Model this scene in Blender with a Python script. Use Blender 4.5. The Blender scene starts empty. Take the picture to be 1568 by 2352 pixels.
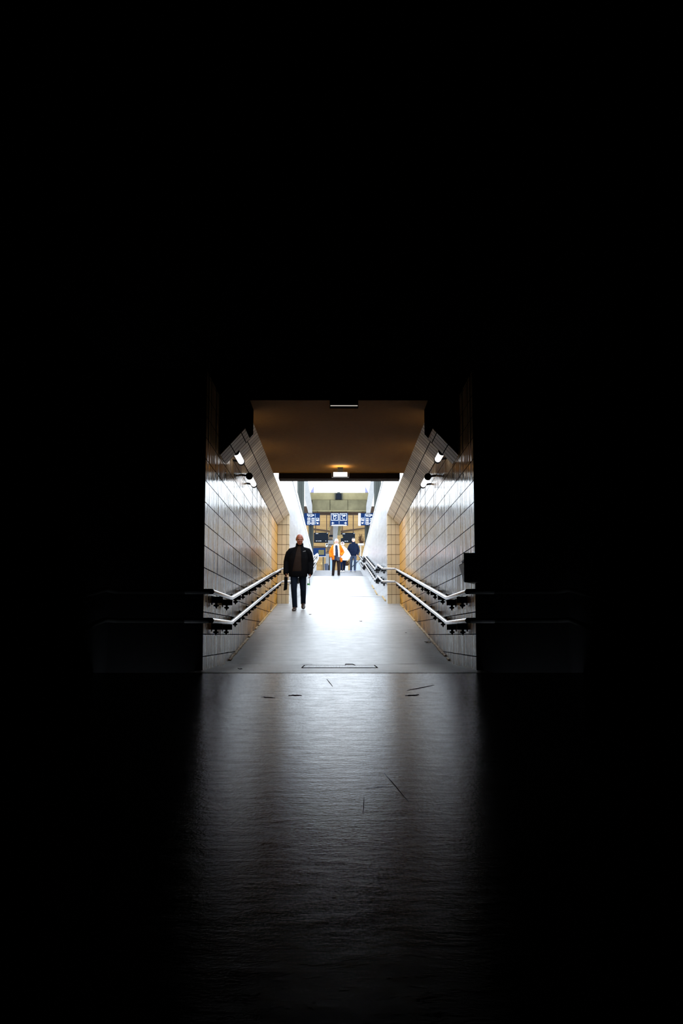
import bpy, bmesh, math, random
from mathutils import Vector, Matrix
random.seed(7)
C = bpy.context.scene.collection
sc = bpy.context.scene

# ------------------------------------------------------------------ camera
FPX, IW, IH = 2400.0, 1568, 2352
VPX, VPY = 775.0, 1459.0            # where the corridor's level lines meet
EYE = 0.395                         # eye above the level landing at the mouth of the ramp
pitch = math.atan((VPY - IH / 2) / FPX)
yaw = math.atan((IW / 2 - VPX) * math.cos(pitch) / FPX)
fwd = Vector((math.sin(yaw) * math.cos(pitch), math.cos(yaw) * math.cos(pitch), math.sin(pitch)))
rgt = Vector((math.cos(yaw), -math.sin(yaw), 0))
upv = rgt.cross(fwd)
cam_data = bpy.data.cameras.new('camera')
cam = bpy.data.objects.new('camera', cam_data)
C.objects.link(cam)
cam_data.sensor_fit = 'VERTICAL'
cam_data.sensor_height = 36.0
cam_data.lens = 36.0 * FPX / IH
cam_data.clip_end = 500
mat3 = Matrix((rgt, upv, -fwd)).transposed()
cam.matrix_world = Matrix.Translation((0, 0, EYE)) @ mat3.to_4x4()
sc.camera = cam


def at(px, py, d):
    """world point seen at pixel (px, py) at distance d along the corridor"""
    v = fwd + rgt * ((px - IW / 2) / FPX) + upv * ((IH / 2 - py) / FPX)
    v = v * (d / v.y)
    return Vector((v.x, v.y, v.z + EYE))


# ------------------------------------------------------------------ sky, exposure
world = bpy.data.worlds.new('overcast_sky')
sc.world = world
world.use_nodes = True
bg = world.node_tree.nodes['Background']
bg.inputs[0].default_value = (0.81, 0.905, 1.0, 1)
bg.inputs[1].default_value = 4.5
sc.view_settings.view_transform = 'Standard'
sc.view_settings.look = 'None'
sc.view_settings.gamma = 1
sc.view_settings.use_curve_mapping = False
sc.view_settings.exposure = 0.32
sc.cycles.max_bounces = 8
sc.cycles.diffuse_bounces = 5
sc.cycles.glossy_bounces = 5
sc.cycles.sample_clamp_indirect = 6.0
sc.cycles.use_denoising = True
sc.cycles.caustics_reflective = True


# ------------------------------------------------------------------ materials
def new_mat(name):
    m = bpy.data.materials.new(name)
    m.use_nodes = True
    nt = m.node_tree
    return m, nt, nt.nodes['Principled BSDF']


class N:
    """tiny node maths helper"""
    def __init__(self, nt):
        self.nt = nt

    def _in(self, sock, v):
        if isinstance(v, (int, float)):
            sock.default_value = v
        elif isinstance(v, (tuple, list)):
            sock.default_value = v
        else:
            self.nt.links.new(v, sock)

    def m(self, op, a, b=None, c=None, clamp=False):
        n = self.nt.nodes.new('ShaderNodeMath')
        n.operation = op
        n.use_clamp = clamp
        self._in(n.inputs[0], a)
        if b is not None:
            self._in(n.inputs[1], b)
        if c is not None:
            self._in(n.inputs[2], c)
        return n.outputs[0]

    def vm(self, op, a, b=None, scale=None):
        n = self.nt.nodes.new('ShaderNodeVectorMath')
        n.operation = op
        self._in(n.inputs[0], a)
        if b is not None:
            self._in(n.inputs[1], b)
        if scale is not None:
            self._in(n.inputs['Scale'], scale)
        return n.outputs[0]

    def comb(self, x, y, z):
        n = self.nt.nodes.new('ShaderNodeCombineXYZ')
        for k, v in enumerate((x, y, z)):
            self._in(n.inputs[k], v)
        return n.outputs[0]

    def mix(self, f, a, b):
        n = self.nt.nodes.new('ShaderNodeMix')
        n.data_type = 'RGBA'
        self._in(n.inputs[0], f)
        self._in(n.inputs[6], a)
        self._in(n.inputs[7], b)
        return n.outputs[2]

    def xyz(self):
        t = self.nt.nodes.new('ShaderNodeTexCoord')
        s = self.nt.nodes.new('ShaderNodeSeparateXYZ')
        self.nt.links.new(t.outputs['Object'], s.inputs[0])
        return t.outputs['Object'], s.outputs[0], s.outputs[1], s.outputs[2]

    def noise(self, vec, scale, detail=3, rough=0.55):
        n = self.nt.nodes.new('ShaderNodeTexNoise')
        self._in(n.inputs['Vector'], vec)
        n.inputs['Scale'].default_value = scale
        n.inputs['Detail'].default_value = detail
        n.inputs['Roughness'].default_value = rough
        return n.outputs[0]

    def white(self, vec):
        n = self.nt.nodes.new('ShaderNodeTexWhiteNoise')
        self._in(n.inputs['Vector'], vec)
        return n.outputs[0]

    def ss(self, x, a, b):
        n = self.nt.nodes.new('ShaderNodeMapRange')
        n.interpolation_type = 'SMOOTHSTEP'
        self._in(n.inputs[0], x)
        n.inputs[1].default_value = a
        n.inputs[2].default_value = b
        return n.outputs[0]


def rgba(c):
    return (c[0], c[1], c[2], 1)


def plain(name, col, rough=0.6, metal=0.0, spec=0.5, var=0.15, scale=8.0, trans=0.0):
    m, nt, p = new_mat(name)
    n = N(nt)
    o, x, y, z = n.xyz()
    nz = n.noise(o, scale, 4)
    dark = tuple(c * (1 - var) for c in col)
    lite = tuple(min(1, c * (1 + var)) for c in col)
    nt.links.new(n.mix(nz, rgba(dark), rgba(lite)), p.inputs['Base Color'])
    p.inputs['Roughness'].default_value = rough
    p.inputs['Metallic'].default_value = metal
    p.inputs['Specular IOR Level'].default_value = spec
    p.inputs['Transmission Weight'].default_value = trans
    return m


def glow(name, col, strength):
    m, nt, p = new_mat(name)
    p.inputs['Base Color'].default_value = rgba(col)
    p.inputs['Emission Color'].default_value = rgba(col)
    p.inputs['Emission Strength'].default_value = strength
    return m


def tile(name, ua, va, pu, pv, v0, base, alt, grout, rough=0.12, jit=0.06, rib=0.04, spec=0.5,
         gu=0.05, gv=0.04, tang=(0, 1, 0), rust=False, streak=True, u0=0.0):
    """glazed tile: ua/va name the object axes along and up the wall, pu/pv the tile size"""
    m, nt, p = new_mat(name)
    n = N(nt)
    o, x, y, z = n.xyz()
    ax = {'x': x, 'y': y, 'z': z}
    u = n.m('DIVIDE', n.m('SUBTRACT', ax[ua], u0), pu)
    v = n.m('DIVIDE', n.m('SUBTRACT', ax[va], v0), pv)
    fu, fv = n.m('FRACT', u), n.m('FRACT', v)
    iu, iv = n.m('FLOOR', u), n.m('FLOOR', v)
    col_rnd = n.white(n.comb(iu, 3.7, 1.3))
    col_rnd2 = n.white(n.comb(n.m('FLOOR', n.m('MULTIPLY', u, 2.0)), 9.7, 4.3))
    tile_rnd = n.white(n.comb(iu, iv, 5.1))
    if streak:
        r = n.m('ADD', n.m('MULTIPLY', col_rnd, 0.45), n.m('ADD', n.m('MULTIPLY', col_rnd2, 0.4), n.m('MULTIPLY', tile_rnd, 0.15)))
    else:
        r = tile_rnd
    col = n.mix(n.ss(r, 0.1, 0.9), rgba(base), rgba(alt))
    if rust:
        # rust at the wall's foot, orange at rails and far end, dark brown lowest
        hz = n.m('SUBTRACT', z, n.m('MULTIPLY', n.m('MAXIMUM', n.m('SUBTRACT', y, 14.3), 0.0), 0.097))
        nz = n.noise(n.comb(0.0, n.m('MULTIPLY', y, 2.2), n.m('MULTIPLY', z, 0.5)), 1.0, 5, 0.65)
        foot = n.m('MULTIPLY', n.ss(hz, 0.98, 0.10), n.ss(y, 15.0, 20.0))
        rail = n.m('MULTIPLY', n.m('MULTIPLY', n.ss(hz, 0.72, 0.86), n.ss(hz, 1.12, 0.9)), n.ss(y, 17.0, 23.0))
        endb = n.ss(y, 23.9, 24.5)
        amt = n.m('MAXIMUM', n.m('MAXIMUM', foot, n.m('MULTIPLY', rail, 0.75)), n.m('MULTIPLY', endb, 0.85))
        amt = n.m('MULTIPLY', amt, n.ss(nz, 0.10, 0.50))
        amt0 = amt
        col = n.mix(amt, col, (0.72, 0.33, 0.02, 1))
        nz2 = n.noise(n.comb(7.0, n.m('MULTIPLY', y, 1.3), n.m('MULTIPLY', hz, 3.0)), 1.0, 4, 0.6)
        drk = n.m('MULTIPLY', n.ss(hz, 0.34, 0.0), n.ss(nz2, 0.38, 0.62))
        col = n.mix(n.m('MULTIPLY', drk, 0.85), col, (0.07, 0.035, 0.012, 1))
    g = n.m('MAXIMUM', n.m('LESS_THAN', fv, gv), n.m('MULTIPLY', n.m('LESS_THAN', fu, gu), 0.72))
    col = n.mix(g, col, rgba(grout))
    nt.links.new(col, p.inputs['Base Color'])
    rr = n.m('ADD', n.m('MULTIPLY', g, 0.6), n.m('ADD', rough, n.m('MULTIPLY', tile_rnd, 0.06)), clamp=True)
    nt.links.new(rr, p.inputs['Roughness'])
    if rust:
        rr = n.m('ADD', rr, n.m('MULTIPLY', amt0, 0.25), clamp=True)
        nt.links.new(rr, p.inputs['Roughness'])
    sp = n.m('MULTIPLY', n.m('SUBTRACT', 1.0, g), spec)
    if rust:
        # a dull film of grime covers the lower courses
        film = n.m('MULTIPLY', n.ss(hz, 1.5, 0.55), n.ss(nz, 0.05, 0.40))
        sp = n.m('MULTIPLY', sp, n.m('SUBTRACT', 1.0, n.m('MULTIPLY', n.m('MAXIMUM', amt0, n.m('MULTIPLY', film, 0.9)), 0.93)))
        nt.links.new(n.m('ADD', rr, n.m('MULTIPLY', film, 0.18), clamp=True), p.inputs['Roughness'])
    nt.links.new(sp, p.inputs['Specular IOR Level'])
    geo = nt.nodes.new('ShaderNodeNewGeometry')
    wob = n.m('ADD', n.m('MULTIPLY', n.m('SUBTRACT', r, 0.5), jit),
              n.m('MULTIPLY', n.m('SINE', n.m('MULTIPLY', u, 2 * math.pi * 2)), rib))
    wz = n.m('MULTIPLY', n.m('SUBTRACT', tile_rnd, 0.5), jit * 0.12)
    off = n.vm('SCALE', tang, scale=wob)
    off2 = n.vm('SCALE', (0, 0, 1), scale=wz)
    nn = n.vm('NORMALIZE', n.vm('ADD', n.vm('ADD', geo.outputs['Normal'], off), off2))
    nt.links.new(nn, p.inputs['Normal'])
    return m


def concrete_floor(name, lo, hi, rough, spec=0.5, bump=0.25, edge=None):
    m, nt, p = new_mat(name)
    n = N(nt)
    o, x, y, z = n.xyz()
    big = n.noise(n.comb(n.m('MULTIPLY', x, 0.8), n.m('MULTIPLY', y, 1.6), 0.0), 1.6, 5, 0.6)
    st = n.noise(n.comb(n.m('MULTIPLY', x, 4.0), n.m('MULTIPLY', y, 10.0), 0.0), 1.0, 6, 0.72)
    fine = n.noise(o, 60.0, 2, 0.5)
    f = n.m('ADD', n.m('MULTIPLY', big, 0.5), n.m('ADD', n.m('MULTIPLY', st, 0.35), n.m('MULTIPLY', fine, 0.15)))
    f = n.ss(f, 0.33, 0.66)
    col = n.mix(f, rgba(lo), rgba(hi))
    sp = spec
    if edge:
        # streaky darkening along both side walls, fading out up the ramp
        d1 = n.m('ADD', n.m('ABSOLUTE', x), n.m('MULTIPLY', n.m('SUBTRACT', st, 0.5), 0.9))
        side_dk = n.m('MULTIPLY', n.ss(d1, edge[0], edge[1]), n.ss(y, edge[3], edge[2]))
        col = n.mix(n.m('MULTIPLY', side_dk, 0.9), col, (0.022, 0.018, 0.015, 1))
        sp = n.m('MULTIPLY', n.m('SUBTRACT', 1.0, n.m('MULTIPLY', side_dk, 0.85)), spec)
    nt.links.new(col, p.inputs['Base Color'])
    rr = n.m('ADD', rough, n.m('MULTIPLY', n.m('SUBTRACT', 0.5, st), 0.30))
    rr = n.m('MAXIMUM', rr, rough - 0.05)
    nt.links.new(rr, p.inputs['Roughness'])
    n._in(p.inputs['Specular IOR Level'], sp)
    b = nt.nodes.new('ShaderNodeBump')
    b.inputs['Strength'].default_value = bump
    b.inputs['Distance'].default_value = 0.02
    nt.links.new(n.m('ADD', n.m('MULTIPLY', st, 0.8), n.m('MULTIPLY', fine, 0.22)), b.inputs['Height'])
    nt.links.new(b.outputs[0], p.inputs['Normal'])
    return m


XL, XR, IL, IR = -1.54, 1.585, -1.24, 1.272
TP = 0.2545                                     # height of one course of wall tile
V0 = 0.395 + 0.006 - 2 * TP

M = {}
M['wall_tile'] = tile('glazed_wall_tile', 'y', 'z', 0.112, TP, V0, (0.92, 0.68, 0.39), (0.09, 0.055, 0.027),
                      (0.008, 0.006, 0.006), rough=0.08, jit=0.13, rib=0.03, spec=1.0, gu=0.15, gv=0.045, rust=True)
M['chamfer_tile'] = tile('chamfer_tile', 'y', 'z', 0.20, 0.157, 3.185, (0.92, 0.76, 0.55), (0.60, 0.45, 0.29),
                         (0.02, 0.014, 0.01), rough=0.42, jit=0.05, rib=0.03, spec=0.16, gu=0.17, gv=0.06)
M['pillar_tile'] = tile('pillar_tile', 'x', 'z', 0.112, TP, V0, (0.62, 0.50, 0.33), (0.55, 0.44, 0.28),
                        (0.045, 0.025, 0.015), rough=0.22, jit=0.01, rib=0.0, spec=0.4, gu=0.075, gv=0.045,
                        tang=(1, 0, 0), streak=False, u0=-1.54)
M['white_tile'] = tile('white_parapet_tile', 'y', 'z', 0.112, TP, V0, (0.52, 0.525, 0.53), (0.41, 0.42, 0.44),
                       (0.24, 0.25, 0.27), rough=0.2, jit=0.05, rib=0.03, spec=0.5, gu=0.08, gv=0.035)
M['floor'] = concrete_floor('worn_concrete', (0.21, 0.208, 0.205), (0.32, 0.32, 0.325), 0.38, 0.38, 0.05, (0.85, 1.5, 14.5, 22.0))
M['floor_near'] = concrete_floor('unlit_worn_concrete', (0.002, 0.002, 0.0023), (0.009, 0.009, 0.010), 0.20, 0.05, 0.15, (0.65, 1.8, 14.0, 15.0))  # near-black copy of the concrete, shade of the passage in its colour
M['ramp_top'] = concrete_floor('grey_ramp_concrete', (0.10, 0.10, 0.105), (0.17, 0.17, 0.18), 0.6, 0.3)
M['platform'] = concrete_floor('platform_paving', (0.35, 0.35, 0.35), (0.5, 0.5, 0.5), 0.7, 0.3)
M['ceiling'] = plain('ochre_ceiling_render', (0.38, 0.165, 0.026), 0.85, spec=0.2, var=0.25, scale=25)
M['black'] = plain('unlit_black', (0.002, 0.002, 0.0022), 0.95, spec=0.0)  # near-black base colour puts the passage's darkness into its walls, ceiling and casings
M['dark_beam'] = plain('dark_brown_beam', (0.035, 0.02, 0.012), 0.8, spec=0.2)
M['steel'] = plain('brushed_steel', (0.48, 0.48, 0.50), 0.24, metal=1.0, var=0.08, scale=40)
M['unlit_rail'] = plain('shaded_rail_steel', (0.003, 0.003, 0.003), 0.9, spec=0.02)  # near-black copy of the steel: the unlit stretch's shade is in the colour
M['bracket'] = plain('black_iron', (0.008, 0.008, 0.009), 0.7, spec=0.2)
M['coping'] = plain('white_coping', (0.85, 0.85, 0.85), 0.5, var=0.04)
M['arch'] = plain('blue_grey_arch_steel', (0.20, 0.205, 0.22), 0.7, spec=0.1)
M['white_metal'] = plain('white_painted_metal', (0.42, 0.425, 0.44), 0.5, var=0.06)
M['concrete'] = plain('stained_concrete', (0.16, 0.138, 0.075), 0.85, spec=0.1, var=0.35, scale=2.5)
M['concrete_dk'] = plain('grimy_concrete', (0.095, 0.085, 0.05), 0.9, spec=0.1, var=0.6, scale=2.2)
M['concrete_lt'] = plain('pale_concrete', (0.21, 0.21, 0.21), 0.8, spec=0.1, var=0.15, scale=4)
M['post'] = plain('grey_green_steel', (0.032, 0.036, 0.033), 0.7, spec=0.1, var=0.2, scale=3)
M['blue'] = plain('sign_blue', (0.002, 0.013, 0.055), 0.7, spec=0.08, var=0.1)
M['sign_white'] = plain('sign_white', (0.46, 0.47, 0.50), 0.6, spec=0.2, var=0.03)
M['screen'] = plain('dark_screen', (0.005, 0.007, 0.011), 0.8, spec=0.05, var=0.2)
M['olive'] = plain('olive_poster', (0.07, 0.06, 0.018), 0.8, var=0.2)
M['brown_stone'] = plain('brown_stone', (0.10, 0.075, 0.055), 0.85, spec=0.1, var=0.35, scale=5)
M['twig'] = plain('brown_twig', (0.05, 0.026, 0.014), 0.9, spec=0.1, var=0.3)
M['tan_card'] = plain('tan_board', (0.34, 0.25, 0.11), 0.8, spec=0.1, var=0.1)
M['pale_blue'] = plain('pale_blue_panel', (0.20, 0.31, 0.45), 0.6, var=0.12, scale=6)
M['tube_glow'] = glow('lamp_tube_white', (1.0, 0.97, 0.98), 1.4)
M['box_glow'] = glow('light_box_white', (1.0, 0.96, 0.88), 1.5)
M['edge_glow'] = glow('bright_edge_glow', (0.9, 0.85, 0.75), 0.35)  # faint emission draws the bright line under the unlit box
M['grout_dark'] = plain('joint_dirt', (0.01, 0.009, 0.009), 0.95, spec=0.05)
M['grate'] = plain('worn_grate_metal', (0.33, 0.335, 0.35), 0.4, metal=0.7)
M['sill_yellow'] = plain('worn_yellow_edging', (0.42, 0.27, 0.09), 0.7, var=0.45, scale=9)


def slat_mat():
    m, nt, p = new_mat('tan_slat_cladding')
    n = N(nt)
    o, x, y, z = n.xyz()
    v = n.m('DIVIDE', z, 0.085)
    r = n.white(n.comb(0.3, 0.7, n.m('FLOOR', v)))
    nz = n.noise(n.comb(n.m('MULTIPLY', x, 1.0), 0.0, n.m('MULTIPLY', z, 6.0)), 1.5, 4)
    f = n.m('ADD', n.m('MULTIPLY', r, 0.5), n.m('MULTIPLY', nz, 0.5))
    c = n.mix(f, (0.15, 0.084, 0.022, 1), (0.26, 0.16, 0.05, 1))
    c = n.mix(n.m('LESS_THAN', n.m('FRACT', v), 0.12), c, (0.11, 0.058, 0.016, 1))
    nt.links.new(c, p.inputs['Base Color'])
    p.inputs['Roughness'].default_value = 0.7
    return m


M['slats'] = slat_mat()


# ------------------------------------------------------------------ mesh helpers
def wloc(o):
    v = Vector((0, 0, 0))
    while o is not None:
        v += o.location
        o = o.parent
    return v


class MB:
    def __init__(self):
        self.bm = bmesh.new()

    def hexa(self, p):                   # p: bottom 4 then top 4, matching order
        v = [self.bm.verts.new(q) for q in p]
        for f in ((0, 3, 2, 1), (4, 5, 6, 7), (0, 1, 5, 4), (1, 2, 6, 5), (2, 3, 7, 6), (3, 0, 4, 7)):
            self.bm.faces.new([v[k] for k in f])
        return self

    def box(self, x0, x1, y0, y1, z0, z1):
        return self.hexa([(x0, y0, z0), (x1, y0, z0), (x1, y1, z0), (x0, y1, z0),
                          (x0, y0, z1), (x1, y0, z1), (x1, y1, z1), (x0, y1, z1)])

    def prism(self, pts, vec):           # planar outline swept along vec
        vec = Vector(vec)
        a = [self.bm.verts.new(q) for q in pts]
        b = [self.bm.verts.new(Vector(q) + vec) for q in pts]
        k = len(a)
        self.bm.faces.new(a[::-1])
        self.bm.faces.new(b)
        for i in range(k):
            self.bm.faces.new([a[i], a[(i + 1) % k], b[(i + 1) % k], b[i]])
        return self

    def rings(self, rr, cap=True):
        vs = [[self.bm.verts.new(q) for q in r] for r in rr]
        k = len(vs[0])
        for a, b in zip(vs, vs[1:]):
            for i in range(k):
                self.bm.faces.new([a[i], a[(i + 1) % k], b[(i + 1) % k], b[i]])
        if cap:
            self.bm.faces.new(vs[0][::-1])
            self.bm.faces.new(vs[-1])
        return self

    def tube(self, pts, rad, seg=10, round_end=False):
        pts = [Vector(q) for q in pts]
        rad = list(rad) if isinstance(rad, (list, tuple)) else [rad] * len(pts)
        if round_end:
            d0 = (pts[0] - pts[1]).normalized()
            d1 = (pts[-1] - pts[-2]).normalized()
            r0, r1 = rad[0], rad[-1]
            pre = [(pts[0] + d0 * r0 * s, r0 * c) for s, c in ((0.98, 0.18), (0.75, 0.66), (0.4, 0.92))]
            post = [(pts[-1] + d1 * r1 * s, r1 * c) for s, c in ((0.4, 0.92), (0.75, 0.66), (0.98, 0.18))]
            pts = [q for q, _ in pre] + pts + [q for q, _ in post]
            rad = [r for _, r in pre] + rad + [r for _, r in post]
        rr = []
        prev = None
        for i, q in enumerate(pts):
            t = (pts[min(i + 1, len(pts) - 1)] - pts[max(i - 1, 0)]).normalized()
            if prev is None:
                a = Vector((0, 0, 1)) if abs(t.z) < 0.9 else Vector((1, 0, 0))
                nn = (a - t * a.dot(t)).normalized()
            else:
                nn = (prev - t * prev.dot(t)).normalized()
            prev = nn
            bb = t.cross(nn)
            rr.append([q + (nn * math.cos(w) + bb * math.sin(w)) * rad[i]
                       for w in [2 * math.pi * k / seg for k in range(seg)]])
        return self.rings(rr)

    def loft(self, rr, seg=24, pw=2.3):  # rr: (cx, cy, z, rx, ry)
        out = []
        for cx, cy, z, rx, ry in rr:
            ring = []
            for k in range(seg):
                w = 2 * math.pi * k / seg
                c, s = math.cos(w), math.sin(w)
                ring.append((cx + rx * math.copysign(abs(c) ** (2 / pw), c),
                             cy + ry * math.copysign(abs(s) ** (2 / pw), s), z))
            out.append(ring)
        return self.rings(out)

    def ball(self, c, rx, ry, rz, rot=None):
        mt = Matrix.Translation(c) @ (rot.to_4x4() if rot else Matrix.Identity(4)) @ Matrix.Diagonal((rx, ry, rz, 1))
        bmesh.ops.create_uvsphere(self.bm, u_segments=18, v_segments=12, radius=1.0, matrix=mt)
        return self

    def build(self, name, mat, parent=None, smooth=False, local=False, bevel=0.0, kind=None):
        bmesh.ops.recalc_face_normals(self.bm, faces=self.bm.faces)
        if parent is not None and not local:
            bmesh.ops.translate(self.bm, verts=self.bm.verts, vec=-wloc(parent))
        me = bpy.data.meshes.new(name)
        self.bm.to_mesh(me)
        self.bm.free()
        if smooth:
            for p in me.polygons:
                p.use_smooth = True
        me.materials.append(mat)
        o = bpy.data.objects.new(name, me)
        C.objects.link(o)
        if parent is not None:
            o.parent = parent
        if bevel:
            b = o.modifiers.new('bevel', 'BEVEL')
            b.width = bevel
            b.segments = 2
            b.limit_method = 'ANGLE'
        if kind:
            o['kind'] = kind
        return o


def struct(mb, name, mat, parent=None, **k):
    return mb.build(name, mat, parent, kind='structure', **k)


def thing(name, loc, label, cat, group=None):
    o = bpy.data.objects.new(name, None)
    o.empty_display_size = 0.1
    C.objects.link(o)
    o.location = loc
    tag(o, label, cat, group)
    return o


def tag(o, label, cat, group=None):
    o['label'] = label
    o['category'] = cat
    if group:
        o['group'] = group
    return o


def dup(root, loc, label, group=None):
    r = root.copy()
    C.objects.link(r)
    r.location = loc
    r['label'] = label
    if group:
        r['group'] = group
    for ch in list(root.children):
        c = ch.copy()
        C.objects.link(c)
        c.parent = r
        for g in list(ch.children):
            d = g.copy()
            C.objects.link(d)
            d.parent = c
    return r


# ------------------------------------------------------------------ floor levels
LV = [(-4, -1.54), (11.4, 0.0), (14.5, 0.0), (30.0, 1.52), (32.0, 1.52), (45.3, 2.94), (48.0, 2.94), (58.6, 4.01), (100, 4.01)]


def zf(d):
    for (a, za), (b, zb) in zip(LV, LV[1:]):
        if d <= b:
            return za + (zb - za) * (d - a) / (b - a)
    return LV[-1][1]


# ------------------------------------------------------------------ setting: floors
def strip(name, mat, d0, d1, x0, x1, thick=0.3):
    mb = MB()
    ks = [d0] + [a for a, _ in LV if d0 < a < d1] + [d1]
    for a, b in zip(ks, ks[1:]):
        za, zb = zf(a), zf(b)
        mb.hexa([(x0, a, za - thick), (x1, a, za - thick), (x1, b, zb - thick), (x0, b, zb - thick),
                 (x0, a, za), (x1, a, za), (x1, b, zb), (x0, b, zb)])
    return struct(mb, name, mat)


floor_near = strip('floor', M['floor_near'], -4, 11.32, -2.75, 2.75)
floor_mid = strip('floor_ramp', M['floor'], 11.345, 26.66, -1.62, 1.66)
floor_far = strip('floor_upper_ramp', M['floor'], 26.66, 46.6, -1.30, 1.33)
floor_top = strip('floor_top_ramp', M['ramp_top'], 46.6, 58.6, -1.30, 1.33)
platform = strip('floor_platform', M['platform'], 58.6, 96, -16, 16)

# joints, cracks and gouges in the floor belong to it
MB().box(-2.75, 2.75, 11.32, 11.345, -0.3, -0.006).build('expansion_joint', M['grout_dark'], floor_mid)


def crack(p0, p1, w, parent, name='floor_crack'):
    a, b = Vector(p0), Vector(p1)
    t = (b - a)
    k = 7
    left, right = [], []
    side = Vector((-t.y, t.x, 0)).normalized()
    for i in range(k):
        f = i / (k - 1)
        q = a + t * f + side * random.uniform(-0.6, 0.6) * w
        hw = w * (0.25 + 0.75 * math.sin(math.pi * min(max(f, 0.06), 0.94)))
        left.append(q + side * hw)
        right.append(q - side * hw)
    mb = MB()
    pts = left + right[::-1]
    pts = [(q.x, q.y, zf(q.y) + 0.0015) for q in pts]
    vs = [mb.bm.verts.new(q) for q in pts]
    for i in range(k - 1):
        mb.bm.faces.new([vs[i], vs[i + 1], vs[2 * k - 2 - i], vs[2 * k - 1 - i]])
    return mb.build(name, M['grout_dark'], parent)


def fpt(px, py, guess=12.0):
    """where the sight line through a pixel meets the floor"""
    d = guess
    best = None
    for k in range(20, 6000):
        dd = k * 0.01
        p = at(px, py, dd)
        if p.z <= zf(dd) + 1e-4:
            best = p
            break
    return best if best is not None else at(px, py, guess)


for a, b, w in (((662, 1597), (693, 1597), 0.03), ((930, 1598), (963, 1596), 0.03), ((882, 1776), (938, 1843), 0.0022),
                ((836, 1812), (888, 1806), 0.004), ((836, 1830), (834, 1868), 0.002), ((750, 1560), (764, 1577), 0.004),
                ((935, 1586), (998, 1574), 0.012), ((600, 1601), (632, 1603), 0.02)):
    crack(fpt(*a), fpt(*b), w, floor_near)
for a, b, w in (((690, 1526.5), (722, 1527), 0.03), ((845, 1526.5), (905, 1525.5), 0.02), ((785, 1371), (886, 1371), 0.05),
                ((646, 1420), (695, 1420), 0.012), ((905, 1525.5), (960, 1525), 0.012)):
    crack(fpt(*a), fpt(*b), w, floor_mid if b[1] > 1400 else floor_far)

# ------------------------------------------------------------------ setting: near dark passage
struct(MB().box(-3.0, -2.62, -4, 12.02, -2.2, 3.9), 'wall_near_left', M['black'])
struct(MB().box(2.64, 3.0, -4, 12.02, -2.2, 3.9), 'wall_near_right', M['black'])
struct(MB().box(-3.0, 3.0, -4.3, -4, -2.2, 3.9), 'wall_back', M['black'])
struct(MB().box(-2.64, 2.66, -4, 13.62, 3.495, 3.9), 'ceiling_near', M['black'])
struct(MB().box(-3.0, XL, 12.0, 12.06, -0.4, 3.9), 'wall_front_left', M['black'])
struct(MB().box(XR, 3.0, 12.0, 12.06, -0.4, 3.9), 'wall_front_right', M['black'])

# ------------------------------------------------------------------ setting: the covered ramp
struct(MB().box(-1.87, XL, 12.06, 26.65, -0.4, 3.62), 'wall_left', M['wall_tile'])
struct(MB().box(XR, 1.91, 12.06, 26.65, -0.4, 3.62), 'wall_right', M['wall_tile'])
struct(MB().box(-1.86, 1.9, 13.62, 19.9, 3.495, 3.95), 'ceiling', M['ceiling'])
for s, nm, xo, xi in ((-1, 'left', XL, IL), (1, 'right', XR, IR)):
    # sloping tiled strip between wall and ceiling
    mb = MB()
    mb.prism([(xo, 14.2, 3.185), (xi, 14.2, 3.495), (xi + s * 0.12, 14.2, 3.60), (xo + s * 0.12, 14.2, 3.60)], (0, 12.45, 0))
    struct(mb, 'trim_chamfer_' + nm, M['chamfer_tile'])
    # lowered black casing across the corner at the mouth, with a tiled soffit
    c0, c1 = (xo - s * 0.005, 2.735), (s * 1.215 if s < 0 else 1.25, 3.085)
    ci = s * 1.165 if s < 0 else 1.20
    mb = MB()
    mb.prism([(c0[0] + s * 0.02, 13.5, c0[1] + 0.02), (c0[0], 13.5, c0[1] + 0.012), (c1[0], 13.5, c1[1] + 0.012), (ci, 13.5, c1[1] + 0.07), (ci, 13.5, 3.5),
              (c0[0] + s * 0.02, 13.5, 3.5)], (0, 0.72, 0))
    cas = struct(mb, 'trim_casing_' + nm, M['black'])
    mb = MB()
    mb.hexa([(c0[0], 13.5, c0[1]), (c1[0], 13.5, c1[1]), (c1[0], 14.22, c1[1]), (c0[0], 14.22, c0[1]),
             (c0[0], 13.5, c0[1] + 0.012), (c1[0], 13.5, c1[1] + 0.012), (c1[0], 14.22, c1[1] + 0.012), (c0[0], 14.22, c0[1] + 0.012)])
    mb.build('tiled_soffit', M['chamfer_tile'], cas)
    # tiled return where the walls step in
    mb = MB()
    mb.prism([(xo + s * 0.3, 26.65, 0.6), (xi, 26.65, 0.6), (xi, 26.65, 3.497), (xo, 26.65, 3.187), (xo + s * 0.3, 26.65, 3.187)], (0, 0.35, 0))
    struct(mb, 'wall_return_' + nm, M['pillar_tile'])

# beam under the far edge of the ceiling
pa, pb = at(640, 1083, 19.9), at(918, 1099.5, 19.9)
struct(MB().box(pa.x, pb.x, 19.9, 20.25, pb.z, 3.6), 'trim_beam', M['dark_beam'])
struct(MB().box(-1.9, 1.94, 19.9, 20.0, 3.56, 4.1), 'trim_ceiling_edge', M['dark_beam'])


# white tiled parapets of the open ramp
def ztop(d):
    return 4.70 - 0.0135 * (d - 28.5)


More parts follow.
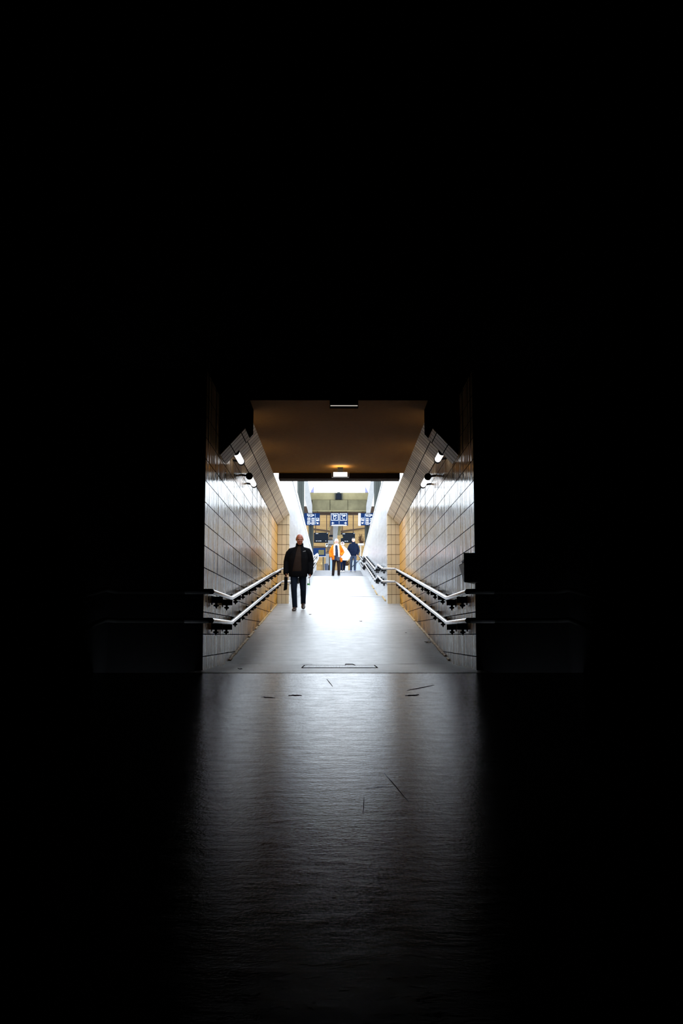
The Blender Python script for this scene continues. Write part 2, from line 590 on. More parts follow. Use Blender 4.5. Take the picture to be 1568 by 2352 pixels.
for s, nm, xi in ((-1, 'left', IL), (1, 'right', IR)):
    mb = MB()
    mb.prism([(xi, 20.0, 3.50), (xi, 26.99, 3.50), (xi, 27.0, zf(27) - 0.3), (xi, 58.4, zf(58.4) - 0.3), (xi, 58.4, ztop(58.4)), (xi, 20.0, ztop(20.0))],
             (s * 0.26, 0, 0))
    w = struct(mb, 'wall_upper_' + nm, M['white_tile'])
    hh = 0.12 if s < 0 else 0.03
    x0, x1 = xi - s * 0.02, xi + s * 0.3
    mb = MB()
    mb.hexa([(x0, 20.0, ztop(20) - hh), (x1, 20.0, ztop(20) - hh), (x1, 58.4, ztop(58.4) - hh), (x0, 58.4, ztop(58.4) - hh),
             (x0, 20.0, ztop(20) + 0.03), (x1, 20.0, ztop(20) + 0.03), (x1, 58.4, ztop(58.4) + 0.03), (x0, 58.4, ztop(58.4) + 0.03)])
    mb.build('coping', M['coping'], w)

# worn yellowish edging where floor meets wall
for s, nm, xo in ((-1, 'left', XL), (1, 'right', XR)):
    mb = MB()
    for k in range(46):
        a = 14.9 + k * 0.25
        b = a + 0.235
        if random.random() < 0.10:
            continue
        w = 0.025 + 0.012 * random.random()
        mb.hexa([(xo, a, zf(a)), (xo - s * w, a, zf(a)), (xo - s * w, b, zf(b)), (xo, b, zf(b)),
                 (xo, a, zf(a) + 0.02), (xo - s * w, a, zf(a) + 0.012), (xo - s * w, b, zf(b) + 0.012), (xo, b, zf(b) + 0.02)])
    struct(mb, 'baseboard_' + nm, M['sill_yellow'])
mb = MB()
for a in (27.6, 31.0, 33.5, 36.4):
    b = a + 1.9
    mb.hexa([(IR, a, zf(a)), (IR - 0.03, a, zf(a)), (IR - 0.03, b, zf(b)), (IR, b, zf(b)),
             (IR, a, zf(a) + 0.04), (IR - 0.03, a, zf(a) + 0.02), (IR - 0.03, b, zf(b) + 0.02), (IR, b, zf(b) + 0.04)])
struct(mb, 'baseboard_upper_right', M['sill_yellow'])


# ------------------------------------------------------------------ handrails
def rail_z(d, h):
    if 14.0 < d < 14.6:
        return h + 0.095 * (d - 14.0)
    if 11.4 <= d <= 14.0:
        return h
    if 14.6 <= d < 30:
        return h + 0.057 + (1.52 - 0.057) * (d - 14.6) / 15.4
    return zf(d) + h


def handrail(s, h, label):
    xo, xi = (XL, IL) if s < 0 else (XR, IR)
    xr, xr2 = xo - s * 0.12, xi - s * 0.12
    xn = s * 2.5
    root = thing('handrail', (xr, 14.0, 0.0), label, 'handrail', 'steel handrails along the ramp')
    pts = [(xn, -3.5, zf(-3.5) + h), (xn, 11.3, h), (xn, 11.82, h), (xr + s * 0.03, 11.82, h), (xr, 11.86, h), (xr, 14.0, h),
           (xr, 26.3, rail_z(26.3, h)), (xr, 26.42, rail_z(26.42, h)), (xr2, 26.42, rail_z(26.42, h)), (xr2, 26.55, rail_z(26.55, h)),
           (xr2, 30.0, 1.52 + h), (xr2, 32.0, 1.52 + h), (xr2, 45.3, 2.94 + h), (xr2, 48, 2.94 + h), (xr2, 57.6, zf(57.6) + h)]
    # spread extra points next to the bends so the mitres stay crisp
    q = []
    for i, p in enumerate(pts):
        p = Vector(p)
        if 0 < i < len(pts) - 1:
            a = (Vector(pts[i - 1]) - p)
            b = (Vector(pts[i + 1]) - p)
            e = min(0.03, a.length * 0.3, b.length * 0.3)
            q += [p + a.normalized() * e, p + b.normalized() * e]
        else:
            q.append(p)
    near = [p for p in q if p.y < 11.84]
    far = [p for p in q if p.y > 11.8][1:]
    far = [p for p in q if p.y >= 11.855 or abs(p.x) < abs(xr) + 0.02]
    MB().tube(far, 0.027, 12).build('rail', M['steel'], root, smooth=True)
    MB().tube([p for p in q if p not in far], 0.026, 12).build('unlit_rail', M['unlit_rail'], root, smooth=True)
    MB().tube([(xr + s * 0.3, 11.82, h), (xr + s * 0.03, 11.82, h), (xr, 11.86, h)], 0.031, 12).build('backlit_corner', M['bracket'], root)  # black colour stands in for the backlit rail at the corner

    def bracket_mb(sx, wallx, railx, d):
        z = rail_z(d, h)
        mb = MB()
        x0, x1 = sorted((wallx, railx))
        mb.box(x0 - 0.005, x1 + 0.012, d - 0.008, d + 0.008, z - 0.098, z - 0.02)          # gusset plate facing along the ramp
        px = wallx - sx * 0.055
        out = [(-0.016, -0.096), (-0.016, -0.118), (-0.032, -0.118), (-0.032, -0.138), (-0.015, -0.142), (0, -0.172), (0.015, -0.142), (0.032, -0.138), (0.032, -0.118), (0.016, -0.118), (0.016, -0.096)]
        mb.prism([(px + a, d - 0.012, z + b) for a, b in out], (0, 0.024, 0))
        # fixing plate on the wall
        a = wallx
        b = wallx - sx * 0.008
        mb.box(min(a, b), max(a, b), d - 0.03, d + 0.03, z - 0.12, z - 0.01)
        return mb

    k = 0
    d = 12.85
    while d < 26.2:
        bracket_mb(s, xo, xr, d).build('bracket', M['bracket'], root)
        d += 1.2
        k += 1
    d = 27.4
    while d < 57:
        bracket_mb(s, xi, xr2, d).build('bracket', M['bracket'], root)
        d += 1.35
    return root


handrail(-1, 0.885, 'upper steel handrail along the left wall of the ramp')
handrail(-1, 0.560, 'lower steel handrail along the left wall of the ramp')
handrail(1, 0.885, 'upper steel handrail along the right wall of the ramp')
handrail(1, 0.560, 'lower steel handrail along the right wall of the ramp')


# ------------------------------------------------------------------ wall lamps
def wall_lamp(s, d0, d1, label):
    x = (XL + 0.12) if s < 0 else (XR - 0.13)
    z = 2.935
    root = thing('wall_lamp', (x, d0, z), label, 'lamp', 'tube lamps under the sloping tiles')
    MB().tube([(x, d0 + 0.05, z), (x, d1 - 0.02, z)], 0.044, 16).build('tube', M['tube_glow'], root, smooth=True)
    MB().tube([(x, d0, z), (x, d0 + 0.05, z)], 0.056, 20).build('end_cap', M['bracket'], root)
    MB().tube([(x, d1 - 0.02, z - 0.004), (x, d1 + 0.05, z - 0.004)], 0.052, 20).build('end_cap', M['bracket'], root)
    xo = XL if s < 0 else XR
    for d in (d0 + 0.02, d1 + 0.01):
        MB().tube([(x, d, z), (xo, d, z + 0.02)], 0.016, 8).build('mounting_arm', M['bracket'], root)
    return root


wall_lamp(-1, 16.6, 17.55, 'white tube lamp on the left wall, the farther one with its black end cap showing')
wall_lamp(-1, 14.30, 15.2, 'white tube lamp on the left wall, nearer one half hidden by the black casing')
wall_lamp(1, 16.65, 17.6, 'white tube lamp on the right wall, the farther one with its black end cap showing')
wall_lamp(1, 14.30, 15.0, 'white tube lamp on the right wall, nearer one half hidden by the black casing')

# ------------------------------------------------------------------ ceiling light boxes
a, b = at(762.5, 1085, 19.2), at(800, 1096.5, 19.2)
zc = 3.495
cx = (a.x + b.x) / 2
lb = thing('light_box', (cx, 19.2, b.z), 'lit white light box hanging under the far end of the ochre ceiling', 'light')
MB().box(a.x + 0.022, b.x - 0.022, 19.17, 19.25, b.z + 0.012, a.z).build('lit_panel', M['box_glow'], lb)
for x in (a.x - 0.012, b.x + 0.004):
    MB().box(x, x + 0.008, 19.15, 19.27, b.z, a.z - 0.004).build('side_bracket', M['white_metal'], lb)
MB().box(a.x - 0.012, b.x + 0.012, 19.15, 19.27, b.z, b.z + 0.008).build('bottom_bracket', M['white_metal'], lb)
MB().box(cx - 0.05, cx + 0.05, 19.18, 19.24, a.z, zc).build('ceiling_mount', M['bracket'], lb)
lamp = bpy.data.lights.new('light_box_glow', 'AREA')
lamp.energy = 1.0
lamp.color = (1.0, 0.86, 0.55)
lamp.size = 0.25
lo = bpy.data.objects.new('light_box_glow', lamp)
C.objects.link(lo)
lo.parent = lb
lo.location = (0, -0.12, a.z - b.z + 0.02)
lo.rotation_euler = (math.radians(180), 0, 0)

a, b = at(757, 905, 13.3), at(822.5, 934.5, 13.3)
cx = (a.x + b.x) / 2
lb = thing('light_box', (cx, 13.3, b.z), 'dark unlit light box under the ceiling above the corridor mouth, only its lower edge bright', 'light')
MB().box(a.x, b.x, 13.26, 13.40, b.z + 0.012, zc).build('housing', M['black'], lb)
MB().box(a.x + 0.01, b.x - 0.01, 13.252, 13.262, b.z, b.z + 0.011).build('bottom_edge', M['edge_glow'], lb)
MB().box(a.x, b.x, 13.262, 13.40, b.z, b.z + 0.012).build('bottom_cover', M['black'], lb)

# ------------------------------------------------------------------ bin on the right jamb
bn = thing('wall_bin', (1.53, 12.1, 1.0), 'black wall-mounted bin with tapered body at the right edge of the corridor mouth', 'bin')
zb0, zb1 = at(1073, 1338, 11.75).z, at(1073, 1292, 11.75).z
mb = MB()
mb.hexa([(1.445, 11.70, zb0 + 0.02), (1.584, 11.70, zb0), (1.584, 12.10, zb0), (1.452, 12.06, zb0 + 0.02),
         (1.408, 11.66, zb1), (1.584, 11.66, zb1), (1.584, 12.16, zb1), (1.405, 12.12, zb1)])
mb.build('body', plain('dark_olive_plastic', (0.06, 0.058, 0.03), 0.45, var=0.3), bn, bevel=0.012)
mb = MB()
mb.hexa([(1.402, 11.65, zb1), (1.584, 11.65, zb1), (1.584, 12.17, zb1), (1.402, 12.13, zb1),
         (1.47, 11.66, zb1 + 0.07), (1.584, 11.66, zb1 + 0.115), (1.584, 12.12, zb1 + 0.115), (1.47, 12.08, zb1 + 0.07)])
mb.build('lid', M['bracket'], bn, bevel=0.008)
MB().box(1.400, 1.409, 11.75, 12.10, zb1 - 0.008, zb1 + 0.006).build('lid_rim', M['steel'], bn)
MB().box(1.41, 1.584, 11.64, 11.665, zb0 + 0.0, zb1 + 0.10).build('back_plate', M['bracket'], bn)

# ------------------------------------------------------------------ drain grate
gx0, gx1 = -0.44, 0.49
gr = thing('drain_grate', (0, 13.3, 0), 'flat metal drain grate let into the floor at the foot of the ramp', 'grate')
mb = MB()
for x0, x1, y0, y1 in ((gx0, gx1, 12.80, 12.83), (gx0, gx1, 13.75, 13.80), (gx0, gx0 + 0.02, 12.83, 13.75), (gx1 - 0.02, gx1, 12.83, 13.75)):
    mb.box(x0, x1, y0, y1, 0.001, 0.007)
mb.build('frame', M['grout_dark'], gr)
mb = MB()
for k in range(46):
    x = gx0 + 0.028 + k * (gx1 - gx0 - 0.056) / 45
    mb.box(x - 0.008, x + 0.008, 12.83, 13.75, 0.001, 0.006)
mb.build('bars', M['grate'], gr)
MB().box(gx0 + 0.02, gx1 - 0.02, 12.83, 13.75, 0.0004, 0.0016).build('pit', M['grout_dark'], gr)
mb = MB()
p0 = fpt(795, 1526)
mb.tube([(0.10, 13.86, 0.004), (0.105, 14.05, 0.012), (0.20, 14.06, 0.012), (0.23, 13.86, 0.004)], 0.006, 8)
mb.build('lifting_loop', M['bracket'], gr)


# ------------------------------------------------------------------ litter
def leaf(px, py, col, size, label, name='fallen_leaf', cat='leaf', rot=0.3):
    p = fpt(px, py)
    g = (zf(p.y + 0.05) - zf(p.y - 0.05)) / 0.1
    mb = MB()
    out = [(-1, 0), (-0.55, 0.32), (-0.2, 0.22), (0.1, 0.5), (0.4, 0.25), (1, 0.1), (0.55, -0.12), (0.3, -0.45), (-0.1, -0.22), (-0.5, -0.4)]
    top = []
    for i, (a, b) in enumerate(out):
        x = (a * math.cos(rot) - b * math.sin(rot)) * size
        y = (a * math.sin(rot) + b * math.cos(rot)) * size * 1.6
        top.append((p.x + x, p.y + y, zf(p.y) + g * y + 0.003 + (0.35 * size if i % 3 == 0 else 0.1 * size)))
    vs = [mb.bm.verts.new(q) for q in top]
    cv = mb.bm.verts.new((p.x, p.y, zf(p.y) + 0.003))
    bs = [mb.bm.verts.new((q[0], q[1], q[2] - 0.0022)) for q in top]
    cb = mb.bm.verts.new((p.x, p.y, zf(p.y) + 0.0008))
    k = len(vs)
    for i in range(k):
        mb.bm.faces.new([cv, vs[i], vs[(i + 1) % k]])
        mb.bm.faces.new([cb, bs[(i + 1) % k], bs[i]])
        mb.bm.faces.new([vs[i], bs[i], bs[(i + 1) % k], vs[(i + 1) % k]])
    o = mb.build(name, plain(name + '_colour', col, 0.7, var=0.3, scale=30))
    return tag(o, label, cat)


leaf(712, 1411.5, (0.10, 0.015, 0.018), 0.032, 'small dark red leaf on the floor just below the man in black')
leaf(828, 1427.5, (0.10, 0.035, 0.025), 0.034, 'brown leaf on the pale floor in the middle of the ramp', rot=-0.2)
leaf(982, 1476.5, (0.62, 0.56, 0.45), 0.06, 'flat scrap of pale paper on the floor by the right wall', 'paper_scrap', 'litter', 0.1)
leaf(921, 1395.5, (0.8, 0.78, 0.72), 0.02, 'tiny white scrap at the foot of the right wall by the pillar', 'paper_scrap', 'litter', 0.8)
leaf(514, 1524, (0.7, 0.68, 0.62), 0.022, 'tiny white scrap at the foot of the left wall', 'paper_scrap', 'litter', 0.8)
leaf(497, 1530, (0.5, 0.42, 0.3), 0.03, 'crumpled tan scrap in the dark corner by the left wall', 'paper_scrap', 'litter', -0.6)
leaf(551, 1537.5, (0.02, 0.018, 0.016), 0.03, 'small black clod on the floor left of the grate', 'dirt_clod', 'litter', 0.1)
leaf(932, 1453.5, (0.03, 0.02, 0.018), 0.014, 'tiny dark speck of litter on the right of the ramp', 'litter_speck', 'litter', 0.1)

# ------------------------------------------------------------------ head of the ramp: posts, beams, signs
def px_box(px0, px1, py0, py1, d, depth):
    a, b = at(px0, py0, d), at(px1, py1, d)
    return MB().box(a.x, b.x, d, d + depth, b.z, a.z)


ZP = 4.01


def steel_post(px0, px1, d, ztop_, label, groove=True):
    a, b = at(px0, 1180, d), at(px1, 1180, d)
    root = thing('steel_post', ((a.x + b.x) / 2, d, ZP if d > 58.6 else zf(d) - 0.2), label, 'post')
    z0 = ZP if d > 58.6 else zf(d) - 0.2
    w = b.x - a.x
    MB().box(a.x, b.x, d + 0.05, d + 0.3, z0, ztop_).build('web', M['post'], root)
    MB().box(a.x, a.x + w * 0.3, d, d + 0.35, z0, ztop_).build('flange', M['post'], root)
    MB().box(b.x - w * 0.3, b.x, d, d + 0.35, z0, ztop_).build('flange', M['post'], root)
    return root


steel_post(682, 698, 60.2, 13.9, 'tall grey-green steel post behind the left parapet')
steel_post(859, 875.5, 60.2, 13.9, 'tall dark steel post behind the right parapet')
steel_post(708.5, 719.5, 63.5, at(713, 1174, 63.5).z, 'dark steel post below the left exit sign')
steel_post(837.5, 848.5, 63.5, at(713, 1174, 63.5).z, 'dark steel post below the right exit sign')

# tapering pale concrete brackets
for pts, label in (([(698.8, 1090), (704.6, 1090), (716.5, 1159), (716.5, 1178), (708, 1178), (699, 1144)], 'pale tapering concrete bracket above the left exit sign'),
                   ([(853.5, 1090), (859, 1090), (858.2, 1140), (850, 1178), (841, 1178), (841, 1160)], 'pale tapering concrete bracket above the right exit sign')):
    mb = MB()
    mb.prism([at(x, y, 62.0) for x, y in pts], (0, 0.56, 0))
    o = mb.build('concrete_bracket', M['concrete_lt'], bevel=0.02)
    tag(o, label, 'bracket')

cb = thing('concrete_beam', at(778, 1172, 62.6), 'stained yellowish concrete beam spanning above the signs', 'beam')
px_box(711, 846, 1131.5, 1148.5, 62.75, 0.5).build('upper_course', M['concrete'], cb, bevel=0.02)
for x0, x1 in ((717, 757.3), (758.2, 798), (798.6, 842)):
    px_box(x0, x1, 1148.5, 1172.5, 62.6, 0.33).build('panel', M['concrete_dk'], cb, bevel=0.015)
px_box(713, 845, 1147, 1172.4, 62.95, 0.25).build('core', M['dark_beam'], cb)
px_box(716, 842, 1172, 1174, 62.55, 0.5).build('lip', M['concrete'], cb)
fx = thing('beam_fixture', at(777, 1147, 62.6), 'dark metal fixture in the middle of the concrete beam', 'fixture')
px_box(771.5, 783.5, 1133, 1147, 62.6, 0.14).build('box', M['screen'], fx)
for x in (768.5, 784.8):
    px_box(x, x + 1.6, 1131.5, 1147.5, 62.55, 0.19).build('side_strut', M['post'], fx)
px_box(774, 781, 1130, 1133, 62.6, 0.14).build('cap', M['post'], fx)
db = px_box(713, 846, 1173, 1182, 64.5, 0.3).build('dark_lintel', M['dark_beam'])
tag(db, 'dark brown lintel strip directly under the concrete beam', 'beam')

# arched roof ribs above the beam
ar = thing('arched_roof', at(778, 1131, 66), 'thin white arched roof ribs against the white sky', 'roof')
for d, k in ((64.5, 1.0), (66.4, 0.97)):
    cpt = at(778, 1146, 64.5)
    R = 67 * 64.5 / FPX * k
    pts = [(cpt.x + R * math.cos(w), d, cpt.z + R * math.sin(w)) for w in [math.pi * i / 40 for i in range(41)]]
    MB().tube(pts, 0.014, 8).build('arch_rib', M['arch'], ar, smooth=True)
for x0, x1, x2 in ((712.5, 720.5, 720.5), (846, 838, 838)):
    mb = MB()
    mb.prism([at(x0, 1131.2, 64.3), at(x1, 1131.2, 64.3), at(x2, 1116, 64.3)], (0, 0.1, 0))
    mb.build('corner_plate', plain('dusky_blue_steel', (0.12, 0.12, 0.25), 0.5), ar)

# roof over the platform beyond and the tan slatted wall
zr = at(778, 1174.5, 64.8).z
struct(MB().box(-9, 9, 64.8, 66.7, zr, zr + 0.3), 'ceiling_platform', M['dark_beam'])
struct(MB().box(-9, 9, 72.9, 73.3, at(778, 1176, 73).z, at(778, 1176, 73).z + 0.4), 'trim_hanger_beam', M['dark_beam'])
struct(MB().box(-9, 9, 76, 76.4, 3.5, at(778, 1174, 76).z), 'wall_slatted', M['slats'])
bmz = MB()
bmz.prism([at(720, 1213.5, 75.9), at(760, 1219, 75.9), at(760, 1222, 75.9), at(720, 1216.5, 75.9)], (0, 0.09, 0))
bmz.prism([at(782, 1219, 75.9), at(840, 1211.5, 75.9), at(840, 1213, 75.9), at(782, 1222.5, 75.9)], (0, 0.09, 0))
bmz.prism([at(720, 1254.5, 75.9), at(752, 1255.5, 75.9), at(752, 1258, 75.9), at(720, 1257, 75.9)], (0, 0.09, 0))
struct(bmz, 'trim_wall_rails', M['dark_beam'])


# ------------------------------------------------------------------ signs with lettering
def text_mesh(s, size, parent, loc, mat, name='lettering', bold=0.0, align='CENTER'):
    cu = bpy.data.curves.new(name, 'FONT')
    cu.body = s
    cu.size = size
    cu.align_x = align
    cu.align_y = 'CENTER'
    cu.extrude = 0.004
    cu.offset = bold
    t = bpy.data.objects.new(name, cu)
    C.objects.link(t)
    dg = bpy.context.evaluated_depsgraph_get()
    me = bpy.data.meshes.new_from_object(t.evaluated_get(dg))
    bpy.data.objects.remove(t)
    me.transform(Matrix.Rotation(math.radians(90), 4, 'X'))
    me.materials.clear()
    me.materials.append(mat)
    o = bpy.data.objects.new(name, me)
    C.objects.link(o)
    o.parent = parent
    o.location = Vector(loc) - wloc(parent)
    return o


def frame_box(mb, x0, x1, z0, z1, y, t=0.018, th=0.006):
    mb.box(x0, x1, y - th, y, z0, z0 + t)
    mb.box(x0, x1, y - th, y, z1 - t, z1)
    mb.box(x0, x0 + t, y - th, y, z0 + t, z1 - t)
    mb.box(x1 - t, x1, y - th, y, z0 + t, z1 - t)


def arrow(mb, c, ang, L, y, th=0.006):
    pts = [(L, 0), (0.1 * L, 0.85 * L), (-0.22 * L, 0.85 * L), (0.3 * L, 0.24 * L), (-L, 0.24 * L), (-L, -0.24 * L), (0.3 * L, -0.24 * L), (-0.22 * L, -0.85 * L), (0.1 * L, -0.85 * L)]
    ca, sa = math.cos(ang), math.sin(ang)
    mb.prism([(c[0] + a * ca - b * sa, y, c[1] + a * sa + b * ca) for a, b in pts], (0, -th, 0))


DS = 62.66
PXM = DS / FPX
# middle sign
a, b = at(758.3, 1178, DS), at(799, 1206.8, DS)
sg = thing('platform_sign', ((a.x + b.x) / 2, DS, b.z), 'blue hanging sign with the letters D and C over two arrows', 'sign')
MB().box(a.x, b.x, DS, DS + 0.12, b.z, a.z).build('panel', M['blue'], sg, bevel=0.01)
for (x0, x1, ch) in ((760.2, 776.7, 'D'), (780.2, 796.6, 'C')):
    p, q = at(x0, 1179.3, DS), at(x1, 1195.6, DS)
    mb = MB()
    frame_box(mb, p.x, q.x, q.z, p.z, DS, 0.025)
    mb.build('letter_frame', M['sign_white'], sg)
    cxx = (p.x + q.x) / 2
    text_mesh('Voie', 0.15, sg, (cxx, DS - 0.004, at(770, 1183.3, DS).z), M['sign_white'], bold=0.002)
    text_mesh(ch, 0.29, sg, (cxx, DS - 0.004, at(770, 1189.6, DS).z), M['sign_white'], bold=0.0)
mb = MB()
p = at(764, 1201.4, DS)
arrow(mb, (p.x, p.z), math.pi, 0.08, DS)
mb.build('arrow', M['sign_white'], sg)
mb = MB()
p = at(793.2, 1201.4, DS)
arrow(mb, (p.x, p.z), 0, 0.08, DS)
mb.build('arrow', M['sign_white'], sg)
p, q = at(778.3, 1180, DS), at(778.9, 1204, DS)
MB().box(p.x, q.x, DS - 0.006, DS, q.z, p.z).build('divider', M['sign_white'], sg)
p, q = at(761, 1205.2, DS), at(796, 1207.6, DS)
MB().box(p.x, q.x, DS - 0.012, DS + 0.1, q.z, p.z).build('bottom_strip', M['white_metal'], sg)


def hang(root, pxs, py):
    for x in pxs:
        p = at(x, py, DS + 0.06)
        MB().tube([(p.x, DS + 0.06, p.z - 0.02), (p.x, DS + 0.06, at(x, 1173.2, DS + 0.06).z)], 0.02, 8).build('hanger', M['dark_beam'], root)


hang(sg, (762, 795), 1178)


def pict(mb, cx_, cz, w, kind, y):
    """white figure of a pictogram"""
    h = w * 0.5
    if kind == 0:      # hourglass figure
        mb.prism([(cx_ - h * .5, y, cz + h * .8), (cx_ + h * .5, y, cz + h * .8), (cx_ + h * .15, y, cz + h * .1), (cx_ + h * .45, y, cz - h * .8),
                  (cx_ - h * .45, y, cz - h * .8), (cx_ - h * .15, y, cz + h * .1)], (0, -0.006, 0))
    elif kind == 1:    # upright bar with a top bar
        mb.box(cx_ - h * .22, cx_ + h * .22, y - 0.006, y, cz - h * .8, cz + h * .8)
        mb.box(cx_ - h * .6, cx_ + h * .6, y - 0.006, y, cz + h * .5, cz + h * .75)
    elif kind == 2:    # stair figure rising right
        mb.prism([(cx_ - h * .8, y, cz - h * .8), (cx_ + h * .4, y, cz - h * .8), (cx_ + h * .7, y, cz + h * .5), (cx_ + h * .35, y, cz + h * .5),
                  (cx_ + h * .1, y, cz - h * .1), (cx_ - h * .8, y, cz - h * .25)], (0, -0.006, 0))
    elif kind == 3:    # stair figure rising left
        mb.prism([(cx_ + h * .8, y, cz - h * .8), (cx_ - h * .4, y, cz - h * .8), (cx_ - h * .7, y, cz + h * .5), (cx_ - h * .35, y, cz + h * .5),
                  (cx_ - h * .1, y, cz - h * .1), (cx_ + h * .8, y, cz - h * .25)], (0, -0.006, 0))


def exit_sign(px0, px1, py0, py1, text_px, cells, stair, arr, ang, div_px, label):
    a, b = at(px0, py0, DS), at(px1, py1, DS)
    root = thing('exit_sign', ((a.x + b.x) / 2, DS, b.z), label, 'sign')
    MB().box(a.x, b.x, DS, DS + 0.12, b.z, a.z).build('panel', M['blue'], root, bevel=0.01)
    hang(root, (px0 + 24, px0 + 36) if px0 < 778 else (px0 + 5, px0 + 15), py0)
    text_mesh('Sortie', 0.175, root, (at(text_px, 1182.7, DS).x, DS - 0.004, at(700, 1182.6, DS).z), M['sign_white'], bold=0.004)
    # the small second line is too blurred to read: two pale strokes
    for u0, u1 in ((-6.0, -2.4), (-1.4, 4.6)):
        p, q = at(text_px + u0, 1185.5, DS), at(text_px + u1, 1186.7, DS)
        MB().box(p.x, q.x, DS - 0.005, DS, q.z, p.z).build('small_text_line', M['sign_white'], root)
    for x, y, k in cells + [stair]:
        p = at(x, y, DS)
        w = 6.8 * PXM
        mb = MB()
        frame_box(mb, p.x - w / 2, p.x + w / 2, p.z - w / 2, p.z + w / 2, DS, 0.022)
        pict(mb, p.x, p.z, w * 0.85, k, DS)
        mb.build('pictogram', M['sign_white'], root)
    p = at((cells[2][0] + cells[3][0]) / 2, cells[2][1] + 1.2, DS)
    MB().box(p.x - 0.02, p.x + 0.02, DS - 0.006, DS, p.z - 0.02, p.z + 0.02).build('dot', M['sign_white'], root)
    mb = MB()
    p = at(*arr, DS)
    arrow(mb, (p.x, p.z), ang, 0.085, DS)
    mb.build('arrow', M['sign_white'], root)
    p, q = at(div_px - 0.35, 1180.5, DS), at(div_px + 0.35, 1204.5, DS)
    MB().box(p.x, q.x, DS - 0.005, DS, q.z, p.z).build('divider', plain('pale_sign_line', (0.25, 0.35, 0.55), 0.5), root)
    return root


exit_sign(693, 734.2, 1178.5, 1206.4, 713, [(709.2, 1192.5, 0), (718.6, 1193, 1), (708.8, 1201, 1), (718.6, 1201.3, 0)], (729.1, 1193.2, 2), (728.8, 1201.4),
          -math.pi / 4, 723.7, 'blue Sortie sign on the left with an arrow pointing down right')
es = exit_sign(828.2, 866, 1178.5, 1206.4, 846.8, [(843.3, 1193.3, 0), (853.0, 1193.2, 1), (843.3, 1201.5, 0), (853.2, 1201.5, 1)], (832.6, 1192.8, 3), (832.5, 1201),
               -3 * math.pi / 4, 837.9, 'blue Sortie sign on the right with a white end panel and down-left arrow')
a, b = at(822.6, 1178.7, DS), at(828.2, 1207.3, DS)
MB().box(a.x, b.x, DS - 0.005, DS + 0.13, b.z, a.z).build('white_end_panel', M['sign_white'], es)


# information screens
def screen(px0, px1, py0, py1, label, dashes):
    D = 73.0
    a, b = at(px0, py0, D), at(px1, py1, D)
    root = thing('departure_screen', ((a.x + b.x) / 2, D, b.z), label, 'screen')
    MB().box(a.x, b.x, D, D + 0.15, b.z, a.z).build('housing', M['screen'], root, bevel=0.02)
    for x0, x1, y in dashes:
        p, q = at(x0, y - 0.5, D), at(x1, y + 0.5, D)
        MB().box(p.x, q.x, D - 0.006, D, q.z, p.z).build('text_line', M['sign_white'], root)
    for x in (px0 + 4, px1 - 4):
        p = at(x, py0, D)
        MB().box(p.x - 0.03, p.x + 0.03, D + 0.05, D + 0.1, p.z - 0.02, at(778, 1176, D).z).build('hanger', M['dark_beam'], root)
    return root


screen(720.5, 753.8, 1223.3, 1246.4, 'dark departure screen on the left with small white text', [(725, 730.6, 1225.5), (750.5, 752.6, 1224.5), (725, 728.5, 1242.4), (730, 732, 1242.4), (733, 737.8, 1242.4), (747, 749, 1242.4)])
screen(782.3, 815, 1223.6, 1246.8, 'dark departure screen on the right behind the men', [(786.5, 792, 1226.2), (812, 813.8, 1225.2), (791, 794, 1243), (795.5, 799, 1243)])
D = 72.5
a, b = at(716, 1258.5, D), at(747.5, 1278, D)
ps = thing('information_panel', ((a.x + b.x) / 2, D, b.z), 'dark blue information panel with an olive poster below the left screen', 'panel')
MB().box(a.x, b.x, D, D + 0.1, b.z, a.z).build('board', M['blue'], ps)
p, q = at(731.3, 1263, D), at(744, 1274.2, D)
MB().box(p.x, q.x, D - 0.01, D, q.z, p.z).build('poster', M['olive'], ps)
p, q = at(716, 1278, D), at(748, 1279, D)
MB().box(p.x, q.x, D - 0.02, D + 0.1, q.z, p.z).build('lower_edge', M['white_metal'], ps)
for x in (724, 742):
    p = at(x, 1278, D)
    MB().box(p.x - 0.04, p.x + 0.04, D + 0.03, D + 0.09, ZP, p.z).build('leg', M['post'], ps)

# leaning white concrete strut and the column with its boxes, middle of the view
st = thing('concrete_strut', at(768, 1240, 66), 'white slanting concrete strut running down behind the middle sign', 'strut')
mb = MB()
mb.prism([at(766, 1175.2, 65), at(780.5, 1175.2, 65), at(773.4, 1241, 65), at(764, 1241, 65)], (0, 0.5, 0))
mb.build('white_face', M['concrete_lt'], st)
mb = MB()
mb.prism([at(780.8, 1175.2, 65.15), at(788.5, 1175.2, 65.15), at(780.5, 1228, 65.15), at(774.9, 1228, 65.15)], (0, 0.5, 0))
mb.build('grey_face', M['concrete'], st)
cl = thing('stone_column', at(757, 1310, 68), 'brown stone column with dark boxes left of the white strut', 'column')
for x0, x1, y0, y1, mt, nm in ((757, 767, 1196, 1228.5, 'brown_stone', 'shaft'), (755, 764.5, 1228.5, 1233, 'screen', 'band'), (754, 763, 1233, 1239.5, 'brown_stone', 'block'),
                               (753, 765, 1239.5, 1241, 'screen', 'band'), (753, 766, 1241, 1249.5, 'concrete_lt', 'pale_block'), (753, 763, 1249.5, 1253.5, 'brown_stone', 'block'),
                               (752, 762, 1253.5, 1254.6, 'white_metal', 'band'), (750, 759, 1254.6, 1266.5, 'brown_stone', 'block'), (748, 756, 1267.5, 1272, 'brown_stone', 'block'),
                               (748, 757, 1272, 1298, 'concrete_lt', 'foot')):
    px_box(x0, x1, y0, y1, 68, 0.45).build(nm, M[mt], cl)
a = at(752, 1310, 68)
z1 = at(752, 1298, 68).z
pa, pb = at(749, 1300, 68), at(756, 1300, 68)
MB().box(pa.x, pb.x, 68, 68.4, ZP, z1).build('foot', M['screen'], cl)
